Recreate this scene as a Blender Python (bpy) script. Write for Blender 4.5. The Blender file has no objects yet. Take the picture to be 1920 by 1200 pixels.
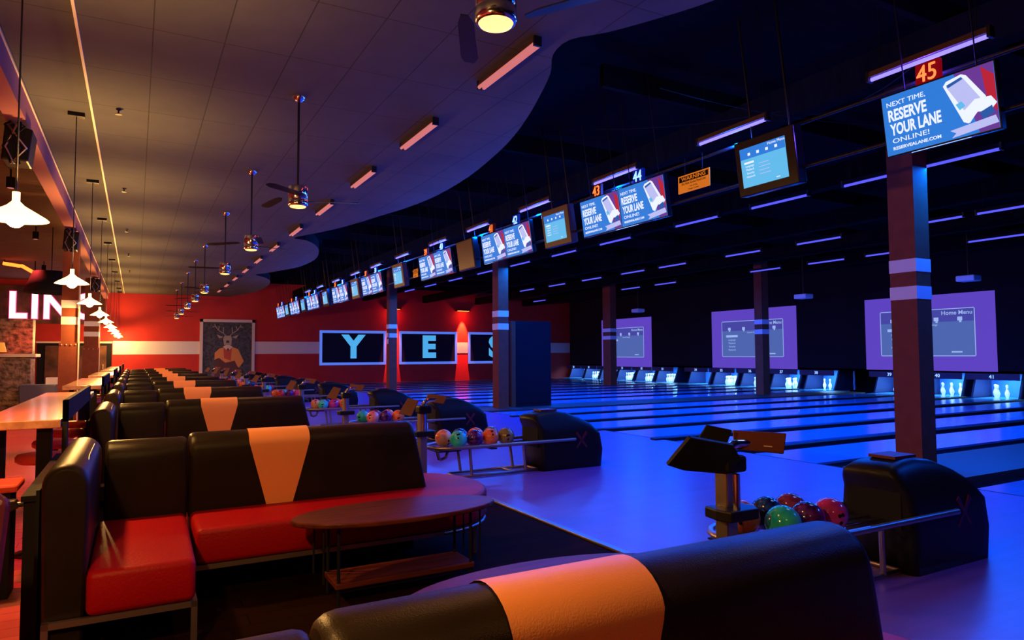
import bpy, math, random
from mathutils import Matrix, Vector
R = math.radians
rnd = random.Random(7)
SC = bpy.context.scene
COL = SC.collection
# ------------------------------------------------------------------ camera, world, exposure
cam_d = bpy.data.cameras.new('camera'); cam = bpy.data.objects.new('camera', cam_d); COL.objects.link(cam)
cam_d.sensor_width = 36.0; cam_d.lens = 24.0; cam_d.clip_start = 0.05; cam_d.clip_end = 200
H = 1.51
cam.matrix_world = Matrix(((0.87591101, -0.01993078, -0.48206085, 0),
                           (-0.48244712, -0.04646799, -0.87469166, 0),
                           (-0.00496711, 0.99872093, -0.05031738, H), (0, 0, 0, 1)))
SC.camera = cam
SC.view_settings.view_transform = 'Standard'; SC.view_settings.look = 'None'
SC.view_settings.gamma = 1.0; SC.view_settings.exposure = 0.0; SC.view_settings.use_curve_mapping = False
w = bpy.data.worlds.new('world'); SC.world = w; w.use_nodes = True
w.node_tree.nodes['Background'].inputs[0].default_value = (0.10, 0.10, 0.5, 1)
w.node_tree.nodes['Background'].inputs[1].default_value = 0.004
SC.cycles.max_bounces = 6; SC.cycles.diffuse_bounces = 3; SC.cycles.glossy_bounces = 3
SC.cycles.sample_clamp_indirect = 3.0
SC.cycles.use_denoising = True

# light levels
UV = (0.0, 0.10, 1.0); P_UV = 130.0
VIO = (0.12, 0.05, 1.0)
WARM = (1.0, 0.42, 0.12); P_FAN = 62.0
PEND = (1.0, 0.50, 0.13); P_PEND = 200.0
REDL = (1.0, 0.06, 0.05); P_RED = 5.0

def lamp(kind, loc, col, power, rot=(0, 0, 0), size=0.3, size_y=None, name='light', spot=None, blend=0.5):
    d = bpy.data.lights.new(name, kind); d.color = col; d.energy = power
    if kind == 'AREA':
        d.size = size
        if size_y: d.shape = 'RECTANGLE'; d.size_y = size_y
    elif kind == 'SPOT':
        d.shadow_soft_size = size; d.spot_size = R(spot or 120); d.spot_blend = blend
    else: d.shadow_soft_size = size
    o = bpy.data.objects.new(name, d); COL.objects.link(o); o.location = loc; o.rotation_euler = rot
    return o

# ------------------------------------------------------------------ materials
def mat(name, col, rough=0.5, metal=0.0, emit=None, es=1.0, noise=None, bump=0.0, bscale=40, spec=0.5, coat=0.0):
    m = bpy.data.materials.new(name); m.use_nodes = True
    nt = m.node_tree; b = nt.nodes['Principled BSDF']
    b.inputs['Base Color'].default_value = (*col, 1); b.inputs['Roughness'].default_value = rough
    b.inputs['Metallic'].default_value = metal; b.inputs['Specular IOR Level'].default_value = spec
    b.inputs['Coat Weight'].default_value = coat; b.inputs['Coat Roughness'].default_value = 0.1
    if emit: b.inputs['Emission Color'].default_value = (*emit, 1); b.inputs['Emission Strength'].default_value = es
    tc = nt.nodes.new('ShaderNodeTexCoord')
    if noise:
        sc, c2, stretch = noise
        mp = nt.nodes.new('ShaderNodeMapping'); mp.inputs['Scale'].default_value = stretch
        nz = nt.nodes.new('ShaderNodeTexNoise'); nz.inputs['Scale'].default_value = sc; nz.inputs['Detail'].default_value = 4
        cr = nt.nodes.new('ShaderNodeValToRGB')
        cr.color_ramp.elements[0].position = 0.35; cr.color_ramp.elements[1].position = 0.65
        cr.color_ramp.elements[0].color = (*col, 1); cr.color_ramp.elements[1].color = (*c2, 1)
        nt.links.new(tc.outputs['Object'], mp.inputs[0]); nt.links.new(mp.outputs[0], nz.inputs['Vector'])
        nt.links.new(nz.outputs['Fac'], cr.inputs[0]); nt.links.new(cr.outputs[0], b.inputs['Base Color'])
    if bump:
        n2 = nt.nodes.new('ShaderNodeTexNoise'); n2.inputs['Scale'].default_value = bscale; n2.inputs['Detail'].default_value = 3
        bp = nt.nodes.new('ShaderNodeBump'); bp.inputs['Strength'].default_value = bump; bp.inputs['Distance'].default_value = 0.02
        nt.links.new(tc.outputs['Object'], n2.inputs['Vector']); nt.links.new(n2.outputs['Fac'], bp.inputs['Height'])
        nt.links.new(bp.outputs[0], b.inputs['Normal'])
    return m

def grid_mat(name, c, cl, sx, sy, lw, rough, ox=0, oy=0, vary=0.0, brick=False, spec=0.5):
    """rectangular panels sx by sy in object space with thin joints"""
    m = bpy.data.materials.new(name); m.use_nodes = True; nt = m.node_tree; b = nt.nodes['Principled BSDF']
    b.inputs['Roughness'].default_value = rough; b.inputs['Specular IOR Level'].default_value = spec
    tc = nt.nodes.new('ShaderNodeTexCoord'); mp = nt.nodes.new('ShaderNodeMapping')
    mp.inputs['Location'].default_value = (ox, oy, 0)
    br = nt.nodes.new('ShaderNodeTexBrick'); br.offset = 0.5 if brick else 0.0; br.squash = 1.0
    br.inputs['Scale'].default_value = 1.0; br.inputs['Brick Width'].default_value = sx; br.inputs['Row Height'].default_value = sy
    br.inputs['Mortar Size'].default_value = lw; br.inputs['Mortar Smooth'].default_value = 0.1
    br.inputs['Color1'].default_value = (*c, 1); br.inputs['Color2'].default_value = (*[k * (1 - vary) for k in c], 1)
    br.inputs['Mortar'].default_value = (*cl, 1)
    nz = nt.nodes.new('ShaderNodeTexNoise'); nz.inputs['Scale'].default_value = 3.0; nz.inputs['Detail'].default_value = 5
    mx = nt.nodes.new('ShaderNodeMix'); mx.data_type = 'RGBA'; mx.blend_type = 'MULTIPLY'; mx.inputs[0].default_value = 0.35
    nt.links.new(tc.outputs['Object'], mp.inputs[0]); nt.links.new(mp.outputs[0], br.inputs['Vector'])
    nt.links.new(tc.outputs['Object'], nz.inputs['Vector'])
    nt.links.new(br.outputs['Color'], mx.inputs[6]); nt.links.new(nz.outputs['Fac'], mx.inputs[7])
    nt.links.new(mx.outputs[2], b.inputs['Base Color'])
    return m

def emi(name, col, s): return mat(name, (0.01, 0.01, 0.01), 0.5, 0, col, s, spec=0.1)

M = dict(
    black_leather=mat('black_leather', (0.013, 0.008, 0.006), 0.36, bump=0.12, bscale=220, noise=(3, (0.019, 0.012, 0.006), (1, 1, 1)), spec=0.15),
    orange_leather=mat('orange_leather', (0.92, 0.32, 0.07), 0.45, bump=0.1, bscale=200, noise=(2, (0.95, 0.35, 0.08), (1, 1, 1))),
    red_leather=mat('red_leather', (0.36, 0.002, 0.004), 0.5, bump=0.15, bscale=60, noise=(4, (0.34, 0.002, 0.006), (1, 1, 1)), spec=0.2),
    piping=mat('piping', (0.05, 0.03, 0.03), 0.3),
    steel=mat('steel', (0.45, 0.36, 0.33), 0.35, 0.9),
    chrome=mat('chrome', (0.8, 0.8, 0.82), 0.15, 1.0),
    dark_metal=mat('dark_metal', (0.03, 0.028, 0.03), 0.4, 0.6),
    black_plastic=mat('black_plastic', (0.012, 0.011, 0.014), 0.4, spec=0.2),
    black_gloss=mat('black_gloss', (0.012, 0.011, 0.013), 0.2),
    matte_black=mat('matte_black', (0.008, 0.008, 0.01), 0.8, spec=0.2),
    hood=mat('hood_plastic', (0.010, 0.009, 0.011), 0.38, spec=0.18),
    logo=mat('logo_red', (0.11, 0.008, 0.014), 0.5),
    table_wood=mat('table_wood', (0.07, 0.012, 0.006), 0.42, noise=(2.2, (0.14, 0.028, 0.012), (1.2, 14, 14)), spec=0.15),
    bar_wood=mat('bar_wood', (0.42, 0.20, 0.11), 0.22, noise=(1.6, (0.62, 0.32, 0.17), (12, 1.0, 12)), coat=0.5),
    tablet=mat('tablet_brown', (0.13, 0.022, 0.018), 0.5),
    white_paint=mat('white_paint', (0.75, 0.74, 0.74), 0.6),
    col_paint=mat('column_paint', (0.20, 0.055, 0.028), 0.75, noise=(6, (0.23, 0.065, 0.033), (1, 1, 1)), spec=0.12),
    beam_paint_lit_pink=mat('beam_paint_lit_pink', (0.40, 0.15, 0.15), 0.7, spec=0.2),  # pink cast of the red lights is put into this colour
    tube_white=mat('tube_housing', (0.10, 0.05, 0.06), 0.5),
    uv_tube=emi('violet_tube', (0.22, 0.17, 1.0), 2.0),
    uv_tube2=emi('blue_tube', (0.09, 0.09, 1.0), 1.3),
    red_tube=emi('red_tube', (1.0, 0.26, 0.26), 0.65),
    fan_light=emi('fan_light', (1.0, 0.42, 0.10), 4.0),
    bulb=emi('bulb', (1.0, 0.62, 0.25), 40.0),
    num_red=emi('numeral_red', (1.0, 0.12, 0.03), 3.0),
    num_orange=emi('numeral_orange', (1.0, 0.13, 0.03), 2.5),
    num_blue=emi('numeral_blue', (0.18, 0.35, 1.0), 3.0),
    box_red=emi('numeral_box_red', (0.6, 0.0, 0.01), 0.35),
    box_blue=emi('numeral_box_blue', (0.0, 0.02, 0.6), 0.35),
    box_orange=emi('numeral_box_orange', (0.5, 0.02, 0.0), 0.06),
    scr_blue=emi('screen_blue', (0.025, 0.20, 0.70), 1.0),
    scr_cyan=emi('screen_cyan', (0.12, 0.50, 0.85), 1.0),
    scr_navy=emi('screen_navy', (0.02, 0.10, 0.38), 1.0),
    scr_white=emi('screen_white', (0.75, 0.80, 1.0), 1.15),
    scr_pale=emi('screen_pale', (0.50, 0.52, 0.90), 1.0),
    scr_violet=emi('screen_violet', (0.14, 0.04, 0.30), 1.0),
    scr_red=emi('screen_red', (0.6, 0.02, 0.05), 0.8),
    scr_dark=emi('screen_dark', (0.03, 0.01, 0.08), 1.0),
    scr_brown=mat('screen_off', (0.10, 0.06, 0.03), 0.28, spec=0.6),
    bezel_brown=mat('bezel_brown', (0.10, 0.055, 0.06), 0.4),
    proj=emi('projected_violet', (0.11, 0.055, 0.52), 1.0),
    proj2=emi('projected_blue', (0.075, 0.13, 0.42), 1.0),
    proj3=emi('projected_text', (0.32, 0.45, 0.85), 1.0),
    proj4=emi('projected_band', (0.06, 0.06, 0.36), 1.0),
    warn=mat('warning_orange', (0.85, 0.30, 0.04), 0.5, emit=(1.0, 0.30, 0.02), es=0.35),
    yes_blue=mat('yes_letter', (0.15, 0.65, 0.95), 0.5, emit=(0.08, 0.50, 0.85), es=0.75),
    yes_frame=mat('yes_frame', (0.10, 0.20, 0.80), 0.5, emit=(0.10, 0.22, 0.90), es=0.75),
    yes_panel=mat('yes_panel', (0.008, 0.010, 0.035), 0.7, spec=0.2),
    sign_letter=emi('sign_letter', (1.0, 0.50, 0.55), 3.2),
    sign_letter_edge=emi('sign_letter_edge', (1.0, 0.10, 0.25), 2.0),
    neon=emi('neon_orange', (1.0, 0.10, 0.01), 6.0),
    red_wall=mat('red_wall', (0.55, 0.022, 0.016), 0.7, noise=(1.5, (0.48, 0.018, 0.014), (1, 1, 1))),
    white_band=mat('white_band', (0.75, 0.72, 0.74), 0.65),
    lane=mat('lane_wood_uv_tint', (0.05, 0.30, 0.68), 0.16, noise=(2.0, (0.07, 0.38, 0.80), (0.6, 26, 1)), spec=0.5),  # blue of the UV light is mixed into the wood colour
    gutter=mat('gutter', (0.012, 0.012, 0.018), 0.6, spec=0.2),
    walkway=mat('walkway', (0.075, 0.05, 0.05), 0.5),
    pin=mat('pin_white_glow', (0.85, 0.88, 0.95), 0.35, emit=(0.35, 0.65, 1.0), es=1.1),  # emission put in for the pins' bright fluorescing look
    pin_band=mat('pin_band', (0.6, 0.02, 0.02), 0.4),
    deck=mat('pin_deck', (0.35, 0.45, 0.6), 0.35),
    curtain=mat('pit_curtain', (0.05, 0.22, 0.70), 0.7),
    kick=mat('kickback', (0.02, 0.03, 0.10), 0.5),
    mask=mat('masking_black', (0.010, 0.008, 0.014), 0.8, spec=0.15),
    num_lane=emi('lane_numeral', (0.25, 0.45, 0.95), 1.6),
    open_ceiling=mat('open_ceiling', (0.005, 0.005, 0.006), 0.9, spec=0.02, noise=(2, (0.009, 0.008, 0.009), (1, 6, 1))),
    deck_wood=mat('deck_wood', (0.05, 0.02, 0.012), 0.8, noise=(2.0, (0.16, 0.06, 0.03), (1, 16, 1))),
    rock=mat('rock', (0.04, 0.018, 0.012), 0.4, noise=(6, (0.35, 0.20, 0.13), (1, 1, 1.6)), bump=1.0, bscale=14),
    bin=mat('bin_grey', (0.12, 0.12, 0.17), 0.5), paper=mat('paper', (0.8, 0.7, 0.6), 0.6),
    cream=mat('cream', (0.85, 0.70, 0.50), 0.5), canvas=mat('canvas', (0.03, 0.035, 0.05), 0.8, noise=(9, (0.085, 0.10, 0.13), (1, 1, 1))),
    jacket=mat('jacket', (0.80, 0.33, 0.09), 0.7), vest=mat('vest', (0.55, 0.10, 0.05), 0.7), fur=mat('fur', (0.42, 0.38, 0.32), 0.8),
    darkfur=mat('darkfur', (0.06, 0.05, 0.05), 0.8), shirt=mat('shirt', (0.75, 0.65, 0.55), 0.8), hands=mat('hands', (0.12, 0.05, 0.06), 0.8),
    fr_white=mat('frame_white', (0.70, 0.62, 0.66), 0.6), stool=mat('stool_red', (0.65, 0.08, 0.04), 0.35),
    plum=mat('plum_vinyl', (0.10, 0.02, 0.04), 0.22), shade=mat('pendant_shade', (0.85, 0.7, 0.5), 0.4, emit=(1.0, 0.52, 0.18), es=5),
    exit=emi('exit_face', (0.9, 0.65, 0.35), 1.2), exit_t=mat('exit_text', (0.5, 0.05, 0.02), 0.5),
    carpet=grid_mat('dark_planks', (0.020, 0.006, 0.0025), (0.004, 0.002, 0.001), 1.2, 0.16, 0.004, 0.75, vary=0.35, brick=True, spec=0.02),
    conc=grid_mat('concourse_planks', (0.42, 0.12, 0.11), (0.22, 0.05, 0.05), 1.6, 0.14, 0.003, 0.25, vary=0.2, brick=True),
    approach=grid_mat('approach_laminate_uv_tint', (0.24, 0.125, 0.58), (0.18, 0.10, 0.46), 2.4, 0.07, 0.0015, 0.30, vary=0.10, brick=True),  # violet of the UV light is put into the pale laminate's base colour
    tiles=grid_mat('ceiling_tile', (0.105, 0.10, 0.11), (0.035, 0.03, 0.025), 0.612, 1.22, 0.006, 0.85, ox=-0.085, oy=-0.9, vary=0.08),
)
def ballmat(n, a, b, s=7, r=0.12):
    return mat(n, a, r, noise=(s, b, (1, 1, 1)), coat=0.6)
BALL = dict(
    orange=ballmat('ball_orange', (0.80, 0.09, 0.01), (0.95, 0.26, 0.08)), teal=ballmat('ball_teal', (0.01, 0.50, 0.48), (0.06, 0.80, 0.72)),
    navy=ballmat('ball_navy', (0.005, 0.01, 0.08), (0.03, 0.12, 0.40), 14), maroon=ballmat('ball_maroon', (0.12, 0.01, 0.05), (0.38, 0.06, 0.16), 11),
    purple=ballmat('ball_purple', (0.03, 0.004, 0.08), (0.16, 0.03, 0.25), 13), magenta=ballmat('ball_magenta', (0.45, 0.02, 0.22), (0.60, 0.05, 0.30)),
    olive=ballmat('ball_olive', (0.16, 0.12, 0.03), (0.32, 0.25, 0.08)), pink=ballmat('ball_pink', (0.75, 0.10, 0.10), (0.95, 0.40, 0.32)),
    white=ballmat('ball_white', (0.85, 0.14, 0.05), (0.95, 0.60, 0.45)), red=ballmat('ball_red', (0.45, 0.01, 0.02), (0.7, 0.08, 0.08), 16))

# ------------------------------------------------------------------ mesh builder
_fontcache = {}
def text_data(s, size=1.0, bold=0.0):
    k = (s, bold)
    if k not in _fontcache:
        c = bpy.data.curves.new('txt', 'FONT'); c.body = s; c.size = 1.0; c.align_x = 'CENTER'; c.align_y = 'CENTER'
        c.extrude = 0.5; c.offset = bold; c.resolution_u = 3
        o = bpy.data.objects.new('txt', c); me = bpy.data.meshes.new_from_object(o)
        _fontcache[k] = ([v.co.copy() for v in me.vertices], [tuple(p.vertices) for p in me.polygons])
        bpy.data.objects.remove(o); bpy.data.meshes.remove(me); bpy.data.curves.remove(c)
    return _fontcache[k]

class MB:
    def __init__(s): s.v = []; s.f = []; s.mi = []; s.sm = []; s.mats = []
    def m(s, name):
        mt = M[name] if isinstance(name, str) else name
        if mt not in s.mats: s.mats.append(mt)
        return s.mats.index(mt)
    def add(s, vs, fs, mt, smooth=False, T=None):
        b = len(s.v); k = s.m(mt)
        for p in vs:
            p = Vector(p)
            s.v.append(T @ p if T else p)
        for f in fs: s.f.append(tuple(i + b for i in f)); s.mi.append(k); s.sm.append(smooth)
        return s
    def box(s, x0, x1, y0, y1, z0, z1, mt, T=None):
        vs = [(x, y, z) for z in (z0, z1) for y in (y0, y1) for x in (x0, x1)]
        return s.add(vs, [(0, 2, 3, 1), (4, 5, 7, 6), (0, 1, 5, 4), (2, 6, 7, 3), (0, 4, 6, 2), (1, 3, 7, 5)], mt, False, T)
    def prism(s, poly, axis, a, b, mt, T=None, smooth=False):
        n = len(poly); vs = []
        for t in (a, b):
            for (p, q) in poly:
                vs.append({'x': (t, p, q), 'y': (p, t, q), 'z': (p, q, t)}[axis])
        s.add(vs, [tuple(range(n))[::-1], tuple(range(n, 2 * n))], mt, False, T)
        b0 = len(s.v) - 2 * n; k = s.m(mt)
        for i in range(n):
            j = (i + 1) % n; s.f.append((b0 + i, b0 + j, b0 + n + j, b0 + n + i)); s.mi.append(k); s.sm.append(smooth)
        return s
    def tube(s, path, r, mt, n=8, T=None, closed=False):
        pts = [Vector(p) for p in path]; vs = []; N = len(pts); rs = r if isinstance(r, (list, tuple)) else [r] * N
        for i, p in enumerate(pts):
            d = (pts[(i + 1) % N] - pts[i - 1]) if closed else (pts[min(i + 1, N - 1)] - pts[max(i - 1, 0)])
            d.normalize(); u = d.cross(Vector((0, 0, 1)))
            if u.length < 0.1: u = d.cross(Vector((0, 1, 0)))
            u.normalize(); w_ = d.cross(u)
            for k in range(n):
                a = 2 * math.pi * k / n; vs.append(p + u * math.cos(a) * rs[i] + w_ * math.sin(a) * rs[i])
        fs = []
        for i in range(N if closed else N - 1):
            a, b = i * n, ((i + 1) % N) * n
            for k in range(n): fs.append((a + k, a + (k + 1) % n, b + (k + 1) % n, b + k))
        s.add(vs, fs, mt, True, T)
        if not closed: s.add(vs, [tuple(range(n))[::-1], tuple(range((N - 1) * n, N * n))], mt, False, T)
        return s
    def lathe(s, prof, mt, n=20, T=None, c=(0, 0, 0), cap=True):
        vs = []; N = len(prof)
        for (r, z) in prof:
            for k in range(n):
                a = 2 * math.pi * k / n; vs.append((c[0] + r * math.cos(a), c[1] + r * math.sin(a), c[2] + z))
        fs = [(i * n + k, i * n + (k + 1) % n, (i + 1) * n + (k + 1) % n, (i + 1) * n + k) for i in range(N - 1) for k in range(n)]
        s.add(vs, fs, mt, True, T)
        if cap: s.add(vs, [tuple(range(n))[::-1], tuple(range((N - 1) * n, N * n))], mt, False, T)
        return s
    def text(s, t, size, T, mt, depth=0.004, sx=1.0, bold=0.0):
        vs, fs = text_data(t, bold=bold)
        return s.add([(v.x * size * sx, v.y * size, v.z * depth) for v in vs], fs, mt, False, T)
    def fit(s, t, T, x0, x1, y0, y1, mt, depth=0.002, bold=0.0):
        vs, fs = text_data(t, bold=bold); xs = [v.x for v in vs]; ys = [v.y for v in vs]
        a, b, c, d = min(xs), max(xs), min(ys), max(ys)
        return s.add([(x0 + (v.x - a) / (b - a) * (x1 - x0), y0 + (v.y - c) / (d - c) * (y1 - y0), v.z * depth) for v in vs], fs, mt, False, T)
    def build(s, name, parent=None, loc=(0, 0, 0), bevel=0, rot=None, seg=2):
        me = bpy.data.meshes.new(name); me.from_pydata([tuple(v) for v in s.v], [], s.f)
        for mt in s.mats: me.materials.append(mt)
        me.polygons.foreach_set('material_index', s.mi); me.polygons.foreach_set('use_smooth', s.sm); me.update()
        o = bpy.data.objects.new(name, me); COL.objects.link(o); o.location = loc
        if rot: o.rotation_euler = rot
        if parent: o.parent = parent
        if bevel:
            b = o.modifiers.new('bevel', 'BEVEL'); b.width = bevel; b.segments = seg; b.limit_method = 'ANGLE'; b.angle_limit = R(40)
        return o

def tag(o, label=None, cat=None, group=None, kind=None):
    if label: o['label'] = label
    if cat: o['category'] = cat
    if group: o['group'] = group
    if kind: o['kind'] = kind
    return o
def thing(name, label, cat, loc=(0, 0, 0), group=None, rot=None):
    o = bpy.data.objects.new(name, None); COL.objects.link(o); o.location = loc; o.empty_display_size = 0.1
    if rot: o.rotation_euler = rot
    return tag(o, label, cat, group)
def copy_tree(o, parent=None):
    c = o.copy(); COL.objects.link(c)
    if parent: c.parent = parent
    for ch in list(o.children): copy_tree(ch, c)
    return c
def struct(o, label=None): return tag(o, label, kind='structure')
ORD = ['nearest', 'second', 'third', 'fourth', 'fifth', 'sixth', 'seventh', 'eighth', 'ninth', 'tenth', 'eleventh', 'twelfth', 'thirteenth', 'fourteenth']
def nth(i, total=None):
    if i == 0: return 'nearest'
    if total and i == total - 1: return 'farthest'
    return ORD[i] + ' nearest'
def basis(o, u, v):
    """matrix taking (x,y,z) to o + x*u + y*v + z*(u x v)"""
    u = Vector(u).normalized(); v = Vector(v).normalized(); n = u.cross(v)
    return Matrix(((u.x, v.x, n.x, o[0]), (u.y, v.y, n.y, o[1]), (u.z, v.z, n.z, o[2]), (0, 0, 0, 1)))

YW = 37.5; XF = 8.15; XE = 3.28; XM = 24.4; ZC = 4.53
LANES = {46: 1.97, 45: 3.69, 44: 6.79, 43: 8.51, 42: 10.24, 41: 11.96, 40: 13.68, 39: 15.4, 38: 18.5, 37: 20.22, 36: 21.94, 35: 23.66, 34: 25.36,
         33: 27.8, 32: 29.5, 31: 31.2, 30: 32.85, 29: 34.5, 28: 36.15}
# ------------------------------------------------------------------ floors, walls, ceilings
struct(MB().box(-0.45, XE, -4, YW, -0.08, -0.005, 'carpet').build('floor'), 'dark plank floor under the booths')
struct(MB().box(-9, -0.45, -4, YW, -0.08, -0.002, 'conc').build('floor_concourse'), 'red-lit wooden concourse floor left of the booths')
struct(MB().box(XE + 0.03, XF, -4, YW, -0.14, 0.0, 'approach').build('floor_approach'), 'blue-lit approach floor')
struct(MB().box(XE - 0.03, XE + 0.03, -4, YW, -0.04, 0.012, 'steel').build('trim_1', bevel=0.004), 'metal edge strip of the approach')
struct(MB().box(XF, XF + 0.03, -4, YW, -0.14, 0.001, 'gutter').build('trim_2'), 'foul line strip')
struct(MB().box(XF + 0.03, 27, -4, YW, -0.30, -0.14, 'gutter').build('floor_lane_bed'), 'black sub-floor under the lanes')
wk = MB()
for yc in (5.24, 16.95, 26.6):
    wk.box(XF + 0.03, 24.3, yc - 0.62, yc + 0.62, -0.14, 0.01, 'walkway')
struct(wk.build('floor_walkway'), 'dark walkway strips between the lane groups at the columns')
# far wall
fw = MB(); fw.box(-9, 26.2, YW, YW + 0.2, -0.1, 5.4, 'red_wall')
fw.box(-0.95, 2.82, YW - 0.012, YW, H + 0.09, H + 0.73, 'white_band'); fw.box(5.38, 8.74, YW - 0.012, YW, H + 0.09, H + 0.73, 'white_band')
fw.box(16.84, 17.62, YW - 0.012, YW, H + 0.09, H + 0.73, 'white_band'); fw.box(21.1, 25.8, YW - 0.012, YW, H + 0.09, H + 0.73, 'white_band')
struct(fw.build('wall_far'), 'red far wall with a white stripe')
struct(MB().box(26.2, 26.4, -4, YW, -0.3, 5.4, 'matte_black').build('wall_right'))
struct(MB().box(-9.2, -9, -4, YW, -0.1, 5.4, 'red_wall').build('wall_left'))
struct(MB().box(-9.2, 26.4, -4.2, -4, -0.3, 5.4, 'matte_black').build('wall_near'))
# masking wall over the pins
struct(MB().box(XM, XM + 0.12, -4, 36.6, H - 0.70, 5.4, 'mask').box(XM + 0.0, 26.2, -4, 36.6, H - 0.70, H - 0.62, 'mask').build('wall_masking'), 'black masking wall above the pin decks')
# dropped ceiling with scalloped edge
key = [(-4.0, 3.9), (-2.5, 4.7), (-1, 4.98), (1, 4.97), (2.4, 4.78), (3.4, 4.5), (4.15, 4.28), (4.6, 4.08), (5.05, 3.83), (5.35, 3.6), (5.7, 3.63), (6.1, 3.85), (6.7, 4.08), (7.34, 4.30), (8.1, 4.52), (8.96, 4.70),
       (10.4, 4.90), (11.93, 4.95), (13.2, 4.82), (14.34, 4.58), (15.2, 4.40), (16.01, 4.20), (16.9, 3.90), (17.95, 3.50), (18.2, 3.86), (18.92, 4.28), (20.16, 4.65), (21.8, 4.9), (23.74, 4.84),
       (25.0, 4.5), (26.2, 4.12), (26.85, 3.86), (27.6, 4.3), (29.0, 4.75), (31.2, 4.97), (34.0, 4.93), (36.0, 4.5), (YW, 4.1)]
def cr_interp(pts, n=4):
    out = []
    for i in range(len(pts) - 1):
        p0, p1, p2, p3 = pts[max(i - 1, 0)], pts[i], pts[i + 1], pts[min(i + 2, len(pts) - 1)]
        for k in range(n):
            t = k / n
            out.append(tuple(0.5 * ((2 * p1[a]) + (-p0[a] + p2[a]) * t + (2 * p0[a] - 5 * p1[a] + 4 * p2[a] - p3[a]) * t * t + (-p0[a] + 3 * p1[a] - 3 * p2[a] + p3[a]) * t ** 3) for a in range(2)))
    out.append(pts[-1]); return out
edge = [(x, y) for (y, x) in cr_interp(key, 3)]
mb = MB()
n = len(edge)
# strips so that every face stays convex
for i in range(n - 1):
    (xa, ya), (xb, yb) = edge[i], edge[i + 1]
    mb.add([(-1.16, ya, ZC), (xa, ya, ZC), (xb, yb, ZC), (-1.16, yb, ZC)], [(0, 3, 2, 1)], 'tiles')
    mb.add([(-1.16, ya, ZC + 0.25), (xa, ya, ZC + 0.25), (xb, yb, ZC + 0.25), (-1.16, yb, ZC + 0.25)], [(0, 1, 2, 3)], 'matte_black')
    mb.add([(xa, ya, ZC), (xb, yb, ZC), (xb, yb, ZC + 0.25), (xa, ya, ZC + 0.25)], [(0, 1, 2, 3)], 'matte_black')
struct(mb.build('ceiling'), 'tiled dropped ceiling with a scalloped edge')
oc = MB(); oc.box(-1.3, 26.4, -4, YW, 5.4, 5.5, 'open_ceiling')
struct(oc.build('ceiling_open'), 'black open ceiling above the lanes')
struct(MB().box(-9.2, -1.3, -4, YW, 5.0, 5.1, 'deck_wood').build('ceiling_concourse'), 'dark wooden deck ceiling over the concourse')
bm_ = MB()
for x in (7.4, 11.2, 14.8, 18.2, 21.5): bm_.box(x - 0.12, x + 0.12, -4, YW, 4.55, 4.95, 'open_ceiling')
for y in range(-2, 37, 3): bm_.box(5.2, 24.3, y - 0.04, y + 0.04, 4.95, 5.25, 'open_ceiling')
struct(bm_.build('beam_open_ceiling'), 'black steel beams and joists above the lanes')
struct(MB().box(-1.36, -1.16, -4, YW, 4.23, 5.1, 'beam_paint_lit_pink').box(-1.165, -1.145, -4, YW, ZC - 0.02, ZC + 0.01, 'cream').build('beam_concourse'), 'painted beam between concourse and booths')
struct(MB().box(-0.54, -0.515, -4, YW, ZC - 0.02, ZC, 'cream').build('trim_3'), 'cream strip along the ceiling tiles')

# columns
def column(x0, x1, y0, y1, ztop, lab, casing=False, alarm=False):
    b = MB().box(x0, x1, y0, y1, -0.14, ztop, 'col_paint').build('column'); struct(b, lab)
    e = 0.006
    for zc in (H + 1.14, H + 0.78):
        MB().box(x0 - e, x1 + e, y0 - e, y1 + e, zc - 0.085, zc + 0.085, 'white_paint').build('painted_band', b)
    if casing:
        m_ = MB().box(x0 - 0.03, x1 + 0.03, y0 - 0.03, y1 + 0.03, 0, H + 0.30, 'col_paint')
        m_.box(x1 + 0.02, x1 + 0.045, y0 - 0.045, y0 - 0.02, 0, H + 1.6, 'cream')
        for k in range(4):
            m_.box(x0 + 0.02 + k * (x1 - x0 - 0.04) / 3 - 0.01, x0 + 0.02 + k * (x1 - x0 - 0.04) / 3 + 0.01, y0 - 0.045, y0 - 0.03, H + 0.25, H + 0.27, 'cream')
        m_.build('casing', b)
    return b
column(8.85, 9.17, 5.19, 5.54, 5.4, 'column at the foul line nearest the camera')
column(8.85, 9.17, 16.85, 17.20, 5.4, 'second column at the foul line')
column(8.85, 9.17, 26.2, 26.55, 5.4, 'third column at the foul line')
column(19.9, 20.25, 17.3, 17.65, 5.4, 'column near the pin end, right of centre')
column(19.9, 20.25, 26.35, 26.95, 5.4, 'column near the pin end, at the centre')
column(-1.42, -1.12, 17.6, 17.9, 4.25, 'nearer column in the concourse', True)
column(-1.58, -1.14, 27.9, 28.3, 4.25, 'farther column in the concourse', True)

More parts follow.
